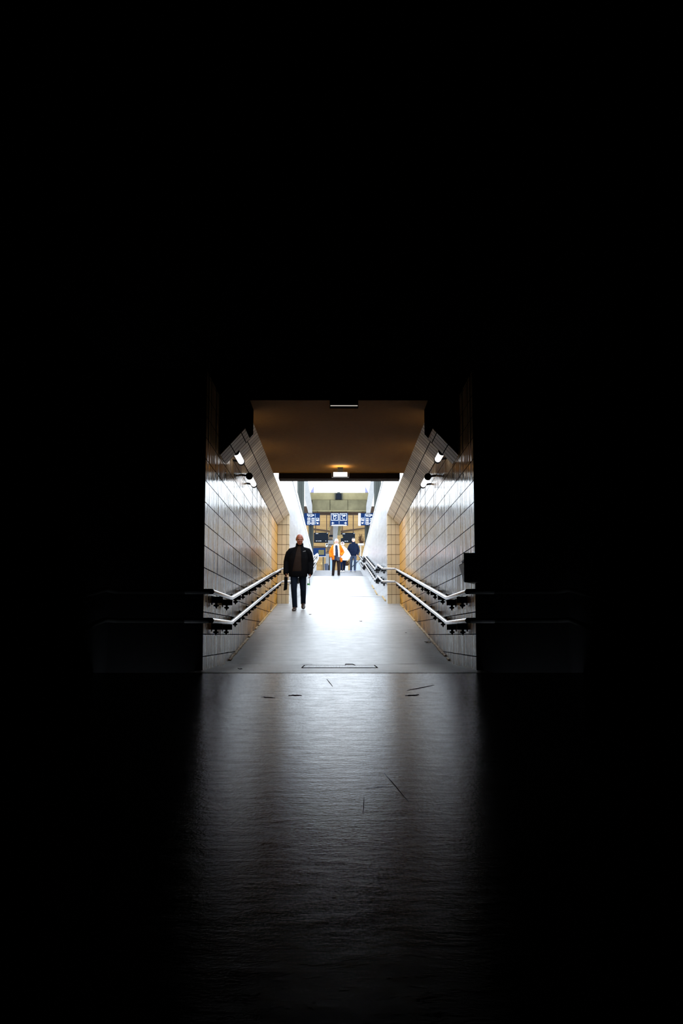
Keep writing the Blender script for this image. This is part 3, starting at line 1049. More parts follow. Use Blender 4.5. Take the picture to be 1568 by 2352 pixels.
for (x0, x1, mt, y0, label) in ((755.4, 757.2, 'bracket', 1276, 'thin black post right of the stone column'), (758.0, 763.0, 'pale_blue', 1274, 'pale blue post behind the man in orange')):
    p, q = at(x0, y0, 66), at(x1, y0, 66)
    o = MB().box(p.x, q.x, 66, 66.12, ZP, p.z).build('thin_post', M[mt])
    tag(o, label, 'post')
# white loudspeaker
p = at(750.5, 1250.5, 67.7)
ls = thing('loudspeaker', p, 'white loudspeaker with a round black centre beside the stone column', 'loudspeaker')
mb = MB()
mb.prism([at(747.5, 1247.5, 67.7), at(753.5, 1248.5, 67.7), at(753, 1253, 67.7), at(750.5, 1256.5, 67.7), at(748, 1256, 67.7)], (0, 0.3, 0))
mb.build('housing', M['white_metal'], ls, bevel=0.02)
MB().tube([p + Vector((0, -0.02, 0)), p + Vector((0, 0.02, 0))], 0.05, 16).build('cone', M['bracket'], ls)
# small tan boards
for pts, d, up, label in (([(755, 1209), (759, 1211), (757.8, 1218.4), (752, 1216.6)], 66.2, True, 'small tan board hanging left of the white strut'),
                          ([(781.2, 1229.5), (785.5, 1227.5), (787.5, 1235), (782.5, 1236.5)], 66.2, True, 'small tan board hanging in front of the right screen'),
                          ([(736.5, 1292), (738.5, 1290.5), (740.3, 1294), (739, 1297), (736, 1295.5)], 66.0, False, 'small tan board low down under the information panel')):
    q = [at(x, y, d) for x, y in pts]
    c = sum(q, Vector()) / len(q)
    hb = thing('hanging_board' if up else 'notice_board', c, label, 'board')
    MB().prism(q, (0, 0.06, 0)).build('board', M['tan_card'], hb)
    MB().tube([(c.x, d + 0.03, c.z), (c.x, d + 0.03, zr if up else ZP)], 0.012, 8).build('cord' if up else 'stake', M['dark_beam'], hb)
# dark blue bin and brown heap seen past the head of the ramp
p = at(749, 1300, 64)
MBb = MB().tube([(p.x, 64.2, ZP), (p.x, 64.2, p.z + 0.15)], [0.10, 0.13], 16)
tag(MBb.build('litter_bin', plain('bin_navy', (0.01, 0.02, 0.05), 0.5)), 'small dark blue bin at the foot of the stone column', 'bin')


def twigs(x0, x1, y0, y1, d, n, label, base_py):
    root = thing('bare_shrub', at((x0 + x1) / 2, base_py, d), label, 'shrub')
    mb = MB()
    for k in range(n):
        b = at((x0 + x1) / 2 + random.uniform(-0.2, 0.2) * (x1 - x0), y1, d)
        t = at(random.uniform(x0, x1), random.uniform(y0, y1 - 3), d)
        mid = (b + t) / 2 + Vector((random.uniform(-.06, .06), random.uniform(-.1, .1), random.uniform(-.05, .05)))
        mb.tube([b, mid, t], [0.022, 0.016, 0.008], 5)
        for j in range(3):
            e = mid.lerp(t, random.random()) + Vector((random.uniform(-.16, .16), random.uniform(-.1, .1), random.uniform(-.06, .16)))
            mb.tube([mid, e], [0.012, 0.006], 5)
    mb.build('twigs', M['twig'], root)
    return root


tw = twigs(823, 836, 1226, 1249, 70, 26, 'brown bare shrub in a white trough left of the right-hand post', 1250)
p, q = at(822, 1248.5, 70), at(835, 1252.5, 70)
MB().box(p.x, q.x, 69.85, 70.2, q.z, p.z).build('trough', M['white_metal'], tw)
p, q = at(827, 1252, 70), at(829, 1310, 70)
MB().box(p.x, q.x, 69.95, 70.1, ZP, p.z).build('trough_leg', M['white_metal'], tw)
tw = twigs(788, 803, 1285, 1300, 70, 34, 'brown bare shrub low down between the two men in the background', 1306)
p, q = at(788, 1300, 70), at(799, 1303.5, 70)
MB().box(p.x, q.x, 69.8, 70.2, ZP, p.z).build('trough', M['white_metal'], tw)
# pale blue fence panel
fn = thing('fence_panel', at(819, 1308, 62), 'pale blue barred fence panel behind the legs of the man in navy', 'fence')
p, q = at(807, 1287, 62), at(829.5, 1310, 62)
MB().box(p.x, q.x, 62.04, 62.06, ZP, p.z).build('pane', M['pale_blue'], fn)
mb = MB()
for k in range(12):
    x = p.x + (q.x - p.x) * k / 11
    mb.box(x - 0.012, x + 0.012, 62, 62.03, ZP, p.z)
mb.build('bars', M['sign_white'], fn)
mb = MB()
mb.tube([at(806, 1304, 61.95), at(827, 1284, 61.95)], 0.022, 8)
mb.build('sloping_rail', M['post'], fn)
# white railing loop at the left end of the parapet
p = at(727, 1290, 58.2)
rl = thing('railing_end', (p.x, 58.2, zf(58.2)), 'white curled railing end at the top left of the ramp', 'railing')
mb = MB()
mb.tube([at(716, 1281, 57.6), at(722, 1277, 58), at(729, 1271.5, 58.2), at(730.3, 1273.5, 58.2), at(730.2, 1284, 58.2), at(727, 1290, 58.2), at(718, 1299, 57.8)], 0.032, 10)
mb.build('loop', M['sign_white'], rl, smooth=True)
p, q = at(722.3, 1290, 58.2), at(726.3, 1290, 58.2)
MB().box(p.x, q.x, 58.18, 58.30, zf(58.2), at(727, 1277, 58.2).z).build('post', M['sign_white'], rl)
p, q = at(724, 1276, 58.25), at(729.4, 1289, 58.25)
MB().box(p.x, q.x, 58.24, 58.26, q.z, p.z).build('infill', M['concrete_lt'], rl)


# ------------------------------------------------------------------ people
def remesh(mb, name, mat, parent, voxel=0.008, smooth=3, carve=None, solid=0.0):
    bmesh.ops.recalc_face_normals(mb.bm, faces=mb.bm.faces)
    me = bpy.data.meshes.new(name)
    mb.bm.to_mesh(me)
    mb.bm.free()
    t = bpy.data.objects.new('tmp', me)
    C.objects.link(t)
    r = t.modifiers.new('r', 'REMESH')
    r.mode = 'VOXEL'
    r.voxel_size = voxel
    s = t.modifiers.new('s', 'SMOOTH')
    s.iterations = smooth
    s.factor = 0.5
    dg = bpy.context.evaluated_depsgraph_get()
    m2 = bpy.data.meshes.new_from_object(t.evaluated_get(dg))
    bpy.data.objects.remove(t)
    bpy.data.meshes.remove(me)
    m2.name = name
    if carve:
        bm = bmesh.new()
        bm.from_mesh(m2)
        bmesh.ops.delete(bm, geom=[f for f in bm.faces if carve(f.calc_center_median())], context='FACES')
        bm.to_mesh(m2)
        bm.free()
    for p in m2.polygons:
        p.use_smooth = True
    m2.materials.clear()
    m2.materials.append(mat)
    o = bpy.data.objects.new(name, m2)
    C.objects.link(o)
    o.parent = parent
    if solid:
        sm = o.modifiers.new('solid', 'SOLIDIFY')
        sm.thickness = solid
        sm.offset = -1
    return o


def hand(mb, wrist, dirv, side, curl=0.9, k=1.0):
    """palm, four bent fingers of different length and a thumb; side=+1 for the hand on +x"""
    d = Vector(dirv).normalized()
    across = Vector((0, -1, 0))                       # the row of knuckles runs front to back on a hanging hand
    across = (across - d * across.dot(d)).normalized()
    palm_n = Vector((-side, 0, 0))                    # palm faces the thigh
    palm_n = (palm_n - d * palm_n.dot(d)).normalized()
    w = Vector(wrist)
    for j in range(4):
        off = across * (0.030 - 0.020 * j) * k
        a = w + d * 0.012 * k + off * 0.6
        b = w + d * 0.085 * k + off
        mb.tube([a, b], [0.015 * k, 0.013 * k], 8, True)
        L = (0.072, 0.080, 0.074, 0.058)[j] * k
        p0 = b
        dirn = d
        segs = [p0]
        for q, f in ((1, 0.45), (2, 0.32), (3, 0.23)):
            ang = curl * (0.35, 0.75, 0.55)[q - 1]
            dirn = (dirn * math.cos(ang) + palm_n * math.sin(ang)).normalized()
            p0 = p0 + dirn * L * f
            segs.append(p0)
        mb.tube(segs, [0.0095 * k, 0.0092 * k, 0.0085 * k, 0.0075 * k], 8, True)
    a = w + d * 0.03 * k + across * 0.028 * k
    b = a + (d * 0.03 + across * 0.026 + palm_n * 0.012) * k
    c = b + (d * 0.032 + across * 0.004 + palm_n * 0.018) * k
    mb.tube([a, b, c], [0.014 * k, 0.011 * k, 0.009 * k], 8, True)


def head(mb, c, tilt=0.0, k=1.0, turn=0.0):
    """skull, jaw, nose, brow, lips, ears round centre c; face towards -y"""
    R = Matrix.Rotation(tilt, 3, 'X') @ Matrix.Rotation(turn, 3, 'Z')
    c = Vector(c)

    def P(x, y, z):
        return c + R @ (Vector((x, y, z)) * k)
    mb.ball(P(0, 0.012, 0.028), 0.076 * k, 0.094 * k, 0.092 * k, R)
    mb.ball(P(0, -0.020, -0.035), 0.067 * k, 0.070 * k, 0.080 * k, R)
    mb.ball(P(0, -0.045, -0.090), 0.042 * k, 0.036 * k, 0.026 * k, R)
    mb.ball(P(0, -0.072, 0.026), 0.055 * k, 0.018 * k, 0.012 * k, R)       # brow
    mb.tube([P(0, -0.088, 0.012), P(0, -0.106, -0.022)], [0.008 * k, 0.0125 * k], 10, True)
    for s in (-1, 1):
        mb.ball(P(s * 0.010, -0.098, -0.026), 0.008 * k, 0.009 * k, 0.007 * k, R)
        mb.ball(P(s * 0.040, -0.066, -0.018), 0.020 * k, 0.020 * k, 0.018 * k, R)   # cheeks
        mb.ball(P(s * 0.077, 0.014, -0.002), 0.011 * k, 0.019 * k, 0.028 * k, R)   # ears
    mb.ball(P(0, -0.086, -0.058), 0.023 * k, 0.011 * k, 0.0065 * k, R)
    mb.ball(P(0, -0.083, -0.069), 0.020 * k, 0.011 * k, 0.0065 * k, R)
    return P


def shoe(mb, heel, toe, up=0.05, w=0.045):
    heel, toe = Vector(heel), Vector(toe)
    t = (toe - heel)
    L = t.length
    t.normalize()
    sd = t.cross(Vector((0, 0, 1))).normalized()
    n = sd.cross(t).normalized()
    rr = []
    for f, ww, hh in ((0.0, 0.45, 0.7), (0.06, 0.75, 1.0), (0.25, 0.82, 1.15), (0.45, 0.9, 1.0), (0.7, 1.0, 0.72), (0.88, 0.85, 0.55), (1.0, 0.4, 0.3)):
        q = heel + t * L * f
        ring = []
        for k in range(16):
            a = 2 * math.pi * k / 16
            c, s = math.cos(a), math.sin(a)
            ring.append(q + sd * c * w * ww + n * (up * hh * (0.5 + 0.5 * max(-0.96, s * 1.1 if s < 0 else s) if s > 0 else up * 0 + 0.5 * up * hh * 0 + 0.5 * (1 + max(-1, s * 1.6))) if s > 0 else up * hh * 0.5 * (1 + max(-1, s * 1.6))))
        rr.append(ring)
    mb.rings(rr)


def person(loc, J, label, mats, build, voxel=0.009, scale=1.0):
    root = thing('person', loc, label, 'person')
    S = build['girth']
    # body ------------------------------------------------ one continuous surface
    mb = MB()
    P = head(mb, J['head'], J.get('tilt', 0.0), J.get('hk', 1.0), J.get('turn', 0.0))
    nb = Vector(J['neck'])
    mb.tube([nb + Vector((0, 0, -0.05)), nb, Vector(J['head']) + Vector((0, 0.012, -0.06))], [0.065, 0.056, 0.054], 14, True)
    zt, zh = nb.z, J['hip'][0][2]
    cx = nb.x
    h = zt - zh
    mb.loft([(cx, 0.01, zh - 0.09, 0.13 * S, 0.10 * S), (cx, 0.01, zh, 0.155 * S, 0.115 * S), (cx, 0, zh + h * .3, 0.145 * S, 0.115 * S),
             (cx, -0.005, zh + h * .62, 0.155 * S, 0.112 * S), (cx, 0.005, zh + h * .84, 0.125 * S, 0.085 * S), (cx, 0.01, zh + h * .97, 0.09, 0.07)], 20)
    for i, s in ((0, -1), (1, 1)):
        sh, el, wr = J['shoulder'][i], J['elbow'][i], J['wrist'][i]
        mb.tube([(cx, 0.01, zh + h * .82), sh, Vector(sh).lerp(Vector(el), .5), el, Vector(el).lerp(Vector(wr), .4), wr], [0.06, 0.056, 0.048, 0.040, 0.040, 0.028], 12, True)
        if J['hands'][i]:
            hd, curl = J['hands'][i]
            hand(mb, wr, hd, s, curl)
        hp, kn, an = J['hip'][i], J['knee'][i], J['ankle'][i]
        mb.tube([hp, Vector(hp).lerp(Vector(kn), .45), kn, Vector(kn).lerp(Vector(an), .35), an], [0.085, 0.072, 0.052, 0.052, 0.036], 12, True)
        toe = Vector(J['toe'][i])
        mb.tube([an, Vector(an).lerp(toe, 0.35) - Vector((0, 0, 0.022)), Vector(an).lerp(toe, 0.75) - Vector((0, 0, 0.012))], [0.034, 0.026, 0.012], 10, True)
    bodyo = remesh(mb, 'body', mats['skin'], root, voxel, 2)
    for s in (-1, 1):
        e = MB()
        e.ball(P(s * 0.030, -0.079, 0.004), 0.011, 0.009, 0.008)
        e.build('eye', mats['eye'], root, smooth=True, local=True)
    # trousers
    mb = MB()
    tw = build.get('leg', 1.0)
    mb.loft([(cx, 0.01, zh - 0.10, 0.145 * S, 0.115 * S), (cx, 0.01, zh, 0.172 * S, 0.132 * S), (cx, 0.0, zh + h * .22, 0.165 * S, 0.13 * S)], 20)
    for i in (0, 1):
        hp, kn, an = Vector(J['hip'][i]), Vector(J['knee'][i]), Vector(J['ankle'][i])
        dn = (an - kn).normalized()
        mb.tube([hp, hp.lerp(kn, .35), hp.lerp(kn, .7), kn, kn.lerp(an, .3), kn.lerp(an, .7), an + dn * 0.02],
                [0.100 * tw, 0.094 * tw, 0.082 * tw, 0.073 * tw, 0.070 * tw, 0.064 * tw, 0.062 * tw], 14)
    remesh(mb, 'trousers', mats['trousers'], root, voxel, 2)
    # shoes
    for i in (0, 1):
        an, toe = Vector(J['ankle'][i]), Vector(J['toe'][i])
        dd = (toe - an)
        dd.z = 0
        dd.normalize()
        drop = J['sole'][i]
        heel = Vector((an.x, an.y, 0)) - dd * 0.055
        heel.z = drop[0]
        tp = Vector((toe.x, toe.y, 0)) + dd * 0.04
        tp.z = drop[1]
        mb = MB()
        shoe(mb, heel, tp, 0.085, 0.050)
        mb.tube([an + Vector((0, 0, -0.02)), (heel + tp) / 2 + Vector((0, 0, 0.04))], [0.042, 0.036], 10, True)
        so = remesh(mb, 'shoe', mats['shoe'], root, 0.008, 2)
        if 'sole' in mats:
            sb = MB()
            t2 = (tp - heel).normalized()
            sd = t2.cross(Vector((0, 0, 1))).normalized()
            pts = []
            for f, ww in ((-0.02, 0.5), (0.1, 0.85), (0.4, 0.88), (0.7, 1.05), (0.9, 0.9), (1.02, 0.45)):
                pts.append((heel.lerp(tp, f), ww))
            out = [q + sd * 0.05 * w_ for q, w_ in pts] + [q - sd * 0.05 * w_ for q, w_ in pts[::-1]]
            sb.prism(out, (0, 0, 0.022))
            sb.build('sole', mats['sole'], so, local=True)
    return root, P, cx, zh, h


def skin_mat(name, col):
    m = plain(name, col, 0.5, var=0.12, scale=18)
    return m


# ---- the man in black walking down the ramp
mp = at(684.0, 1402, 24.46)
mp.z = zf(24.46)
g = 0.098
J = dict(head=(0.035, -0.05, 1.645), hk=1.06, tilt=0.20, turn=0.08, neck=(0.03, 0.0, 1.475),
         shoulder=((-0.165, 0.01, 1.365), (0.215, 0.01, 1.365)), elbow=((-0.268, 0.03, 1.12), (0.285, 0.03, 1.11)),
         wrist=((-0.285, -0.06, 0.885), (0.288, -0.05, 0.875)),
         hands=(((0.0, -0.10, -1), 1.25), ((0.02, -0.12, -1), 1.2)),
         hip=((-0.088, 0.0, 0.88), (0.098, 0.0, 0.88)), knee=((-0.090, -0.13, 0.475), (0.120, 0.03, 0.475)),
         ankle=((-0.066, -0.15, 0.075), (0.112, 0.30, 0.175)),
         toe=((-0.085, -0.33, 0.012), (0.118, 0.155, 0.055)), sole=((-0.012, -0.032), (0.135, 0.020)))
mats = dict(skin=skin_mat('skin_ruddy', (0.23, 0.062, 0.032)), eye=plain('dark_eye', (0.02, 0.015, 0.012), 0.3),
            trousers=plain('dark_blue_denim', (0.004, 0.008, 0.017), 0.9, spec=0.1, var=0.5, scale=6), shoe=plain('dark_brown_leather', (0.022, 0.010, 0.008), 0.4))
man, P, cx, zh, h = person(mp, J, 'bald person in an open black jacket and jeans walking down the ramp', mats, dict(girth=1.15, leg=0.95), 0.0075)
jk = plain('black_jacket_cloth', (0.003, 0.003, 0.004), 0.9, spec=0.05, var=0.3)
mb = MB()
mb.loft([(0.0, 0.0, 0.775, 0.212, 0.165), (0.0, 0.0, 0.86, 0.222, 0.175), (0.0, 0, 1.05, 0.226, 0.18), (0.01, -0.005, 1.2, 0.232, 0.175), (0.02, 0.0, 1.31, 0.205, 0.155),
         (0.025, 0.005, 1.40, 0.150, 0.125), (0.03, 0.005, 1.455, 0.112, 0.10), (0.03, 0.0, 1.50, 0.092, 0.092), (0.032, -0.005, 1.565, 0.086, 0.088)], 28)
for i in (0, 1):
    sh, el, wr = [Vector(J[q][i]) for q in ('shoulder', 'elbow', 'wrist')]
    s_ = -1 if i == 0 else 1
    mb.tube([(0.025 + s_ * 0.07, 0.0, 1.41), sh, sh.lerp(el, .22) + Vector((s_ * 0.018, 0, 0)), sh.lerp(el, .6) + Vector((s_ * 0.012, 0, 0)), el, el.lerp(wr, .5), wr + (wr - el).normalized() * 0.02],
            [0.072, 0.092, 0.094, 0.088, 0.078, 0.070, 0.060], 16, True)


def opening(c):
    # unbuttoned front: wider to the wearer's right as it falls
    if c.y > -0.02 or c.z < 0.70 or c.z > 1.50 or abs(c.x) > 0.2:
        return False
    f = (1.50 - c.z) / 0.68
    lo, hi = -0.02 - 0.135 * f, 0.072 + 0.02 * f
    return lo < c.x < hi and c.z > 0.90


jo = remesh(mb, 'jacket', jk, man, 0.0085, 3, opening, 0.012)
mb = MB()
mb.loft([(0.0, -0.004, 0.84, 0.192, 0.148), (0.0, -0.006, 0.95, 0.20, 0.160), (0.0, -0.008, 1.1, 0.20, 0.162), (0.01, -0.008, 1.25, 0.188, 0.150), (0.02, 0.0, 1.36, 0.13, 0.118),
         (0.03, 0.0, 1.46, 0.10, 0.085), (0.03, -0.002, 1.515, 0.078, 0.076)], 24)
remesh(mb, 'sweater', plain('brown_sweater', (0.020, 0.012, 0.009), 0.95, spec=0.1, var=0.35, scale=30), man, 0.01, 3)
mb = MB()
for x, w, zz in ((0.118, 0.012, 1.352), (0.136, 0.014, 1.357), (0.154, 0.010, 1.360), (0.168, 0.012, 1.362)):
    mb.box(x, x + w, -0.168, -0.150, zz, zz + 0.010)
mb.build('chest_mark', M['sign_white'], jo, local=True)
mb = MB()
for s in (-1, 1):
    mb.ball(P(s * 0.070, 0.035, 0.018), 0.014, 0.050, 0.034)
mb.ball(P(0, 0.085, 0.008), 0.060, 0.024, 0.045)
remesh(mb, 'hair', plain('grey_hair', (0.09, 0.08, 0.075), 0.9), man, 0.007, 2)

# folded bag in his right hand, bottle in his left
bp = at(655.5, 1340, 24.36)
bag = thing('folded_bag', (bp.x, bp.y, bp.z - 0.15), 'small black folded bag hanging from the man\'s hand on the left', 'bag')
mb = MB()
prof = [(-0.045, -0.17), (0.035, -0.145), (0.045, 0.0), (0.050, 0.13), (0.012, 0.155), (-0.032, 0.15), (-0.030, 0.0)]
mb.prism([(bp.x + a, bp.y - 0.035, bp.z + b) for a, b in prof], (0, 0.07, 0))
mb.build('pouch', plain('black_nylon', (0.003, 0.003, 0.003), 0.85, spec=0.05), bag, bevel=0.012)
for dx in (-0.018, 0.02):
    mb = MB()
    mb.tube([(bp.x + dx, bp.y - 0.02, bp.z + 0.14), (bp.x + dx * 0.8 + 0.006, bp.y - 0.01, bp.z + 0.20), (bp.x + 0.002, bp.y + 0.005, bp.z + 0.235),
             (bp.x + dx * 0.8 + 0.008, bp.y + 0.02, bp.z + 0.20), (bp.x + dx, bp.y + 0.03, bp.z + 0.14)], 0.006, 8)
    mb.build('strap', jk, bag)

gl, gnt, gp = new_mat('clear_bottle_plastic')
gp.inputs['Base Color'].default_value = (0.93, 0.98, 0.96, 1)
gp.inputs['Roughness'].default_value = 0.12
gp.inputs['Transmission Weight'].default_value = 1.0
gp.inputs['IOR'].default_value = 1.08
bo = at(708.5, 1345, 24.36)
bt = thing('plastic_bottle', bo, 'clear plastic bottle with a green base in the man\'s hand on the right', 'bottle')
mb = MB()
seg = 20
prof = [(0.0, 0.024), (0.008, 0.031), (0.06, 0.032), (0.13, 0.030), (0.165, 0.026), (0.19, 0.014), (0.215, 0.012)]
mb.rings([[(bo.x + r * math.cos(2 * math.pi * k / seg), bo.y + r * math.sin(2 * math.pi * k / seg), bo.z + z) for k in range(seg)] for z, r in prof])
mb.build('shell', gl, bt, smooth=True)
mb = MB()
mb.rings([[(bo.x + r * math.cos(2 * math.pi * k / seg), bo.y + r * math.sin(2 * math.pi * k / seg), bo.z + z) for k in range(seg)]
          for z, r in ((0.012, 0.0325), (0.045, 0.0328), (0.05, 0.0328))], cap=False)
mb.build('green_band', plain('green_label', (0.10, 0.36, 0.16), 0.4, var=0.5, scale=60), bt, smooth=True)
MB().tube([(bo.x, bo.y, bo.z + 0.212), (bo.x, bo.y, bo.z + 0.232)], 0.014, 16).build('cap', M['sign_white'], bt)

# ---- man in orange
op = at(772, 1321.5, 45.9)
op.z = zf(45.9)
J = dict(head=(0.01, -0.02, 1.555), tilt=0.08, neck=(0.01, 0.0, 1.395),
         shoulder=((-0.165, 0, 1.315), (0.185, 0, 1.315)), elbow=((-0.26, 0.02, 1.06), (0.30, 0.05, 1.08)),
         wrist=((-0.235, -0.06, 0.86), (0.20, -0.12, 0.93)), hands=(((0.02, -0.1, -1), 0.8), ((-0.3, -0.3, -1), 1.0)),
         hip=((-0.085, 0, 0.83), (0.085, 0, 0.83)), knee=((-0.118, 0.02, 0.45), (0.105, -0.08, 0.45)),
         ankle=((-0.145, 0.06, 0.08), (0.11, -0.12, 0.08)), toe=((-0.19, -0.09, 0.03), (0.12, -0.28, 0.02)), sole=((0.0, 0.0), (0.0, 0.0)))
mats = dict(skin=skin_mat('skin_pale', (0.40, 0.23, 0.18)), eye=mats['eye'], trousers=plain('brown_black_trousers', (0.014, 0.009, 0.008), 0.9, spec=0.1, var=0.5, scale=7),
            shoe=plain('black_shoe', (0.012, 0.011, 0.012), 0.45))
om, P, cx, zh, h = person(op, J, 'person in an orange jacket and long white scarf at the head of the ramp', mats, dict(girth=1.05, leg=0.95), 0.011)
orange = plain('orange_jacket_cloth', (0.60, 0.135, 0.006), 0.8, spec=0.1, var=0.2, scale=6)
mb = MB()
mb.loft([(0.005, 0, 0.74, 0.205, 0.15), (0.005, 0, 0.88, 0.208, 0.166), (0.01, 0, 1.1, 0.208, 0.166), (0.01, 0, 1.25, 0.20, 0.135), (0.01, 0, 1.34, 0.165, 0.11), (0.01, 0, 1.40, 0.09, 0.085), (0.01, 0, 1.435, 0.08, 0.08)], 24)
for i in (0, 1):
    sh, el, wr = [Vector(J[q][i]) for q in ('shoulder', 'elbow', 'wrist')]
    mb.tube([(0.01, 0, 1.26), sh, sh.lerp(el, .5), el, el.lerp(wr, .5), wr], [0.09, 0.082, 0.076, 0.07, 0.064, 0.056], 14)


def opening2(c):
    if c.y > -0.02 or c.z > 1.44 or abs(c.x) > 0.185:
        return False
    f = (1.44 - c.z) / 0.7
    return -0.065 - 0.02 * f < c.x < 0.075 + 0.055 * f


remesh(mb, 'jacket', orange, om, 0.011, 3, opening2, 0.012)
mb = MB()
mb.loft([(0.005, -0.004, 0.72, 0.186, 0.146), (0.005, -0.004, 0.9, 0.187, 0.148), (0.01, -0.004, 1.1, 0.186, 0.146), (0.01, 0, 1.28, 0.165, 0.112), (0.01, 0, 1.37, 0.09, 0.075), (0.01, 0, 1.41, 0.07, 0.07)], 24)
remesh(mb, 'shirt', plain('slate_blue_shirt', (0.018, 0.023, 0.048), 0.9, spec=0.1, var=0.4, scale=9), om, 0.012, 2)
mb = MB()
mb.prism([(-0.02, -0.15, 0.93), (0.14, -0.15, 0.90), (0.155, -0.15, 0.80), (0.13, -0.15, 0.70), (0.03, -0.15, 0.70), (0.0, -0.15, 0.80)], (0, 0.03, 0))
mb.build('hem', plain('grey_wool', (0.055, 0.055, 0.07), 0.9, spec=0.1), om, local=True, bevel=0.01)
mb = MB()
for pts in ([(-0.075, -0.09, 1.40), (-0.085, -0.145, 1.28), (-0.08, -0.168, 1.1), (-0.075, -0.175, 0.93)], [(0.08, -0.09, 1.40), (0.095, -0.145, 1.28), (0.11, -0.168, 1.1), (0.12, -0.175, 0.86)]):
    rr = []
    for x, y, z in pts:
        rr.append([(x - 0.042, y + 0.01, z), (x - 0.02, y - 0.012, z), (x + 0.02, y - 0.012, z), (x + 0.042, y + 0.01, z), (x + 0.02, y + 0.014, z), (x - 0.02, y + 0.014, z)])
    mb.rings(rr)
mb.loft([(0.01, -0.005, 1.385, 0.105, 0.10), (0.01, -0.005, 1.42, 0.11, 0.105), (0.01, -0.005, 1.455, 0.085, 0.085)], 20)
remesh(mb, 'scarf', plain('white_scarf', (0.72, 0.74, 0.78), 0.9, var=0.12, scale=30), om, 0.010, 2)
mb = MB()
mb.ball(P(0, 0.028, 0.045), 0.081, 0.090, 0.082)
for s in (-1, 1):
    mb.ball(P(s * 0.072, 0.02, 0.0), 0.014, 0.05, 0.05)
remesh(mb, 'hair', plain('white_hair', (0.78, 0.76, 0.76), 0.9), om, 0.009, 2, lambda c: c.y < J['head'][1] - 0.035 and c.z < J['head'][2] + 0.075)
MB().tube([(0.205, -0.02, 0.78), (0.21, -0.02, 0.70)], [0.07, 0.06], 12, True).build('jacket_tail', orange, om, smooth=True, local=True)

# ---- woman in white behind him
wp = at(788, 1311, 56.2)
wp.z = zf(56.2)
J = dict(head=(-0.04, -0.03, 1.50), tilt=0.05, hk=0.95, neck=(-0.02, 0.0, 1.34),
         shoulder=((-0.15, 0, 1.26), (0.15, 0, 1.26)), elbow=((-0.22, 0.02, 1.03), (0.24, 0.04, 1.03)),
         wrist=((-0.17, -0.10, 0.86), (0.22, -0.08, 0.86)), hands=(((0.1, -0.2, -1), 0.8), ((-0.1, -0.2, -1), 0.8)),
         hip=((-0.08, 0, 0.80), (0.08, 0, 0.80)), knee=((-0.085, -0.06, 0.44), (0.06, 0.05, 0.44)),
         ankle=((-0.10, -0.10, 0.08), (0.03, 0.16, 0.09)), toe=((-0.11, -0.27, 0.03), (0.03, 0.0, 0.03)), sole=((0.0, 0.0), (0.02, 0.012)))
mats = dict(skin=mats['skin'], eye=mats['eye'], trousers=plain('navy_trousers', (0.003, 0.006, 0.02), 0.9, spec=0.05, var=0.4), shoe=plain('white_shoe', (0.75, 0.73, 0.74), 0.5))
wm, P, cx, zh, h = person(wp, J, 'person in a loose white cape walking behind the one in orange', mats, dict(girth=0.95, leg=0.98), 0.012)
mb = MB()
mb.loft([(0.085, 0, 0.62, 0.155, 0.13), (0.085, 0, 0.72, 0.245, 0.19), (0.11, 0, 0.88, 0.305, 0.20), (0.075, 0, 1.05, 0.26, 0.18), (0.03, 0, 1.2, 0.205, 0.15), (-0.01, 0.01, 1.32, 0.13, 0.10), (-0.03, 0.0, 1.39, 0.085, 0.085)], 26)
remesh(mb, 'cape', plain('white_cape_cloth', (0.76, 0.73, 0.76), 0.85, var=0.08), wm, 0.013, 3)
mb = MB()
mb.ball(P(0, 0.03, 0.03), 0.098, 0.098, 0.112)
remesh(mb, 'hood', plain('white_hood_cloth', (0.72, 0.66, 0.69), 0.85), wm, 0.010, 2, lambda c: c.y < J['head'][1] - 0.045)
mb = MB()
mb.ball(P(-0.01, -0.045, 0.062), 0.064, 0.045, 0.035)
remesh(mb, 'hair', plain('dark_red_hair', (0.05, 0.012, 0.018), 0.8), wm, 0.009, 2)

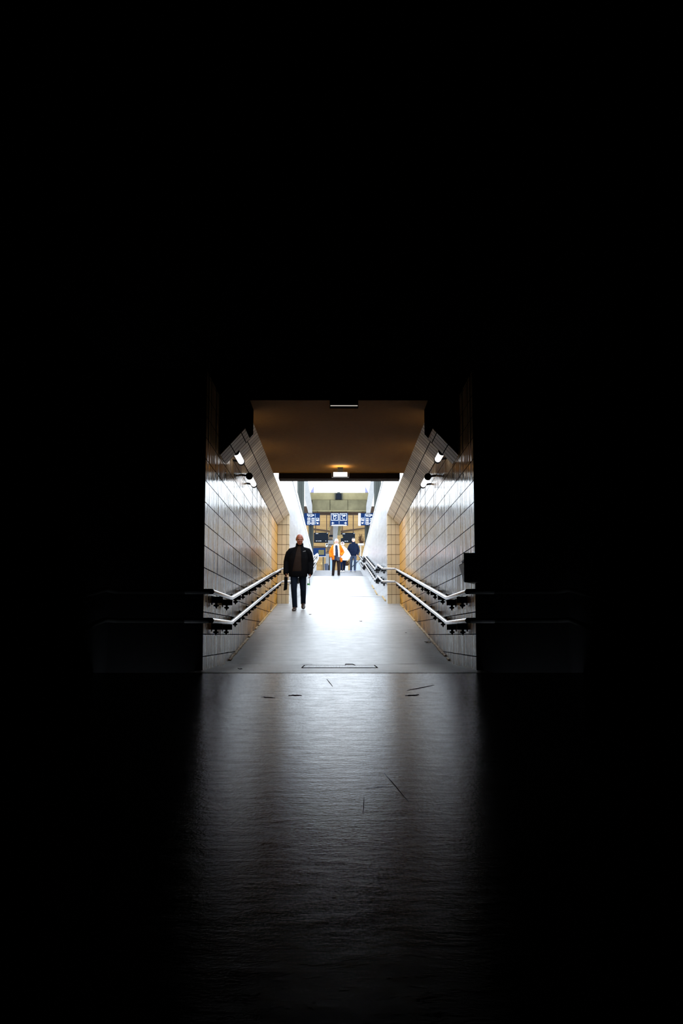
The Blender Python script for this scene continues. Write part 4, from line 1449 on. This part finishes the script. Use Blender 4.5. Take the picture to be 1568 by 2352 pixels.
# ---- man in navy
npn = at(811.5, 1311.5, 56.8)
npn.z = zf(56.8)
J = dict(head=(0.0, -0.04, 1.715), tilt=0.12, hk=1.06, neck=(0.0, 0.0, 1.54),
         shoulder=((-0.185, 0, 1.455), (0.185, 0, 1.455)), elbow=((-0.275, 0.06, 1.14), (0.275, 0.06, 1.14)),
         wrist=((-0.205, -0.08, 0.95), (0.205, -0.08, 0.95)), hands=(((0.25, -0.1, -1), 0.9), ((-0.25, -0.1, -1), 0.9)),
         hip=((-0.09, 0, 0.90), (0.09, 0, 0.90)), knee=((-0.125, 0.02, 0.49), (0.075, -0.08, 0.49)),
         ankle=((-0.135, 0.08, 0.09), (0.07, -0.10, 0.085)), toe=((-0.15, -0.09, 0.035), (0.09, -0.27, 0.03)), sole=((0.012, 0.012), (0.0, 0.0)))
mats = dict(skin=plain('skin_light', (0.36, 0.21, 0.165), 0.5, var=0.1), eye=mats['eye'], trousers=plain('faded_blue_jeans', (0.03, 0.042, 0.072), 0.9, spec=0.1, var=0.6, scale=4),
            shoe=plain('navy_sneaker', (0.012, 0.022, 0.08), 0.6), sole=M['sign_white'])
nm_, P, cx, zh, h = person(npn, J, 'person in a dark navy padded jacket and blue jeans on the right', mats, dict(girth=1.05, leg=0.97), 0.012)
mb = MB()
mb.loft([(0, 0, 0.86, 0.185, 0.145), (0, 0, 0.96, 0.198, 0.155), (0, 0, 1.02, 0.192, 0.15), (0, 0, 1.10, 0.205, 0.16), (0, 0, 1.16, 0.198, 0.155), (0, 0, 1.25, 0.215, 0.16),
         (0, 0, 1.31, 0.208, 0.152), (0, 0, 1.40, 0.205, 0.14), (0, 0, 1.49, 0.155, 0.115), (0, 0, 1.54, 0.115, 0.11), (0, -0.01, 1.61, 0.10, 0.105)], 26)
for i in (0, 1):
    sh, el, wr = [Vector(J[q][i]) for q in ('shoulder', 'elbow', 'wrist')]
    mb.tube([(0, 0, 1.40), sh, sh.lerp(el, .3), sh.lerp(el, .6), el, el.lerp(wr, .5), wr + Vector((0, 0, -0.04))], [0.09, 0.095, 0.086, 0.09, 0.082, 0.078, 0.066], 14)
remesh(mb, 'padded_jacket', plain('navy_padded_nylon', (0.003, 0.006, 0.017), 0.85, spec=0.06, var=0.4, scale=7), nm_, 0.012, 3)
mb = MB()
mb.ball(P(0, 0.025, 0.065), 0.080, 0.085, 0.062)
mb.ball(P(0.0, -0.045, 0.098), 0.045, 0.040, 0.026)
remesh(mb, 'hair', plain('black_hair', (0.008, 0.007, 0.008), 0.6), nm_, 0.009, 2)
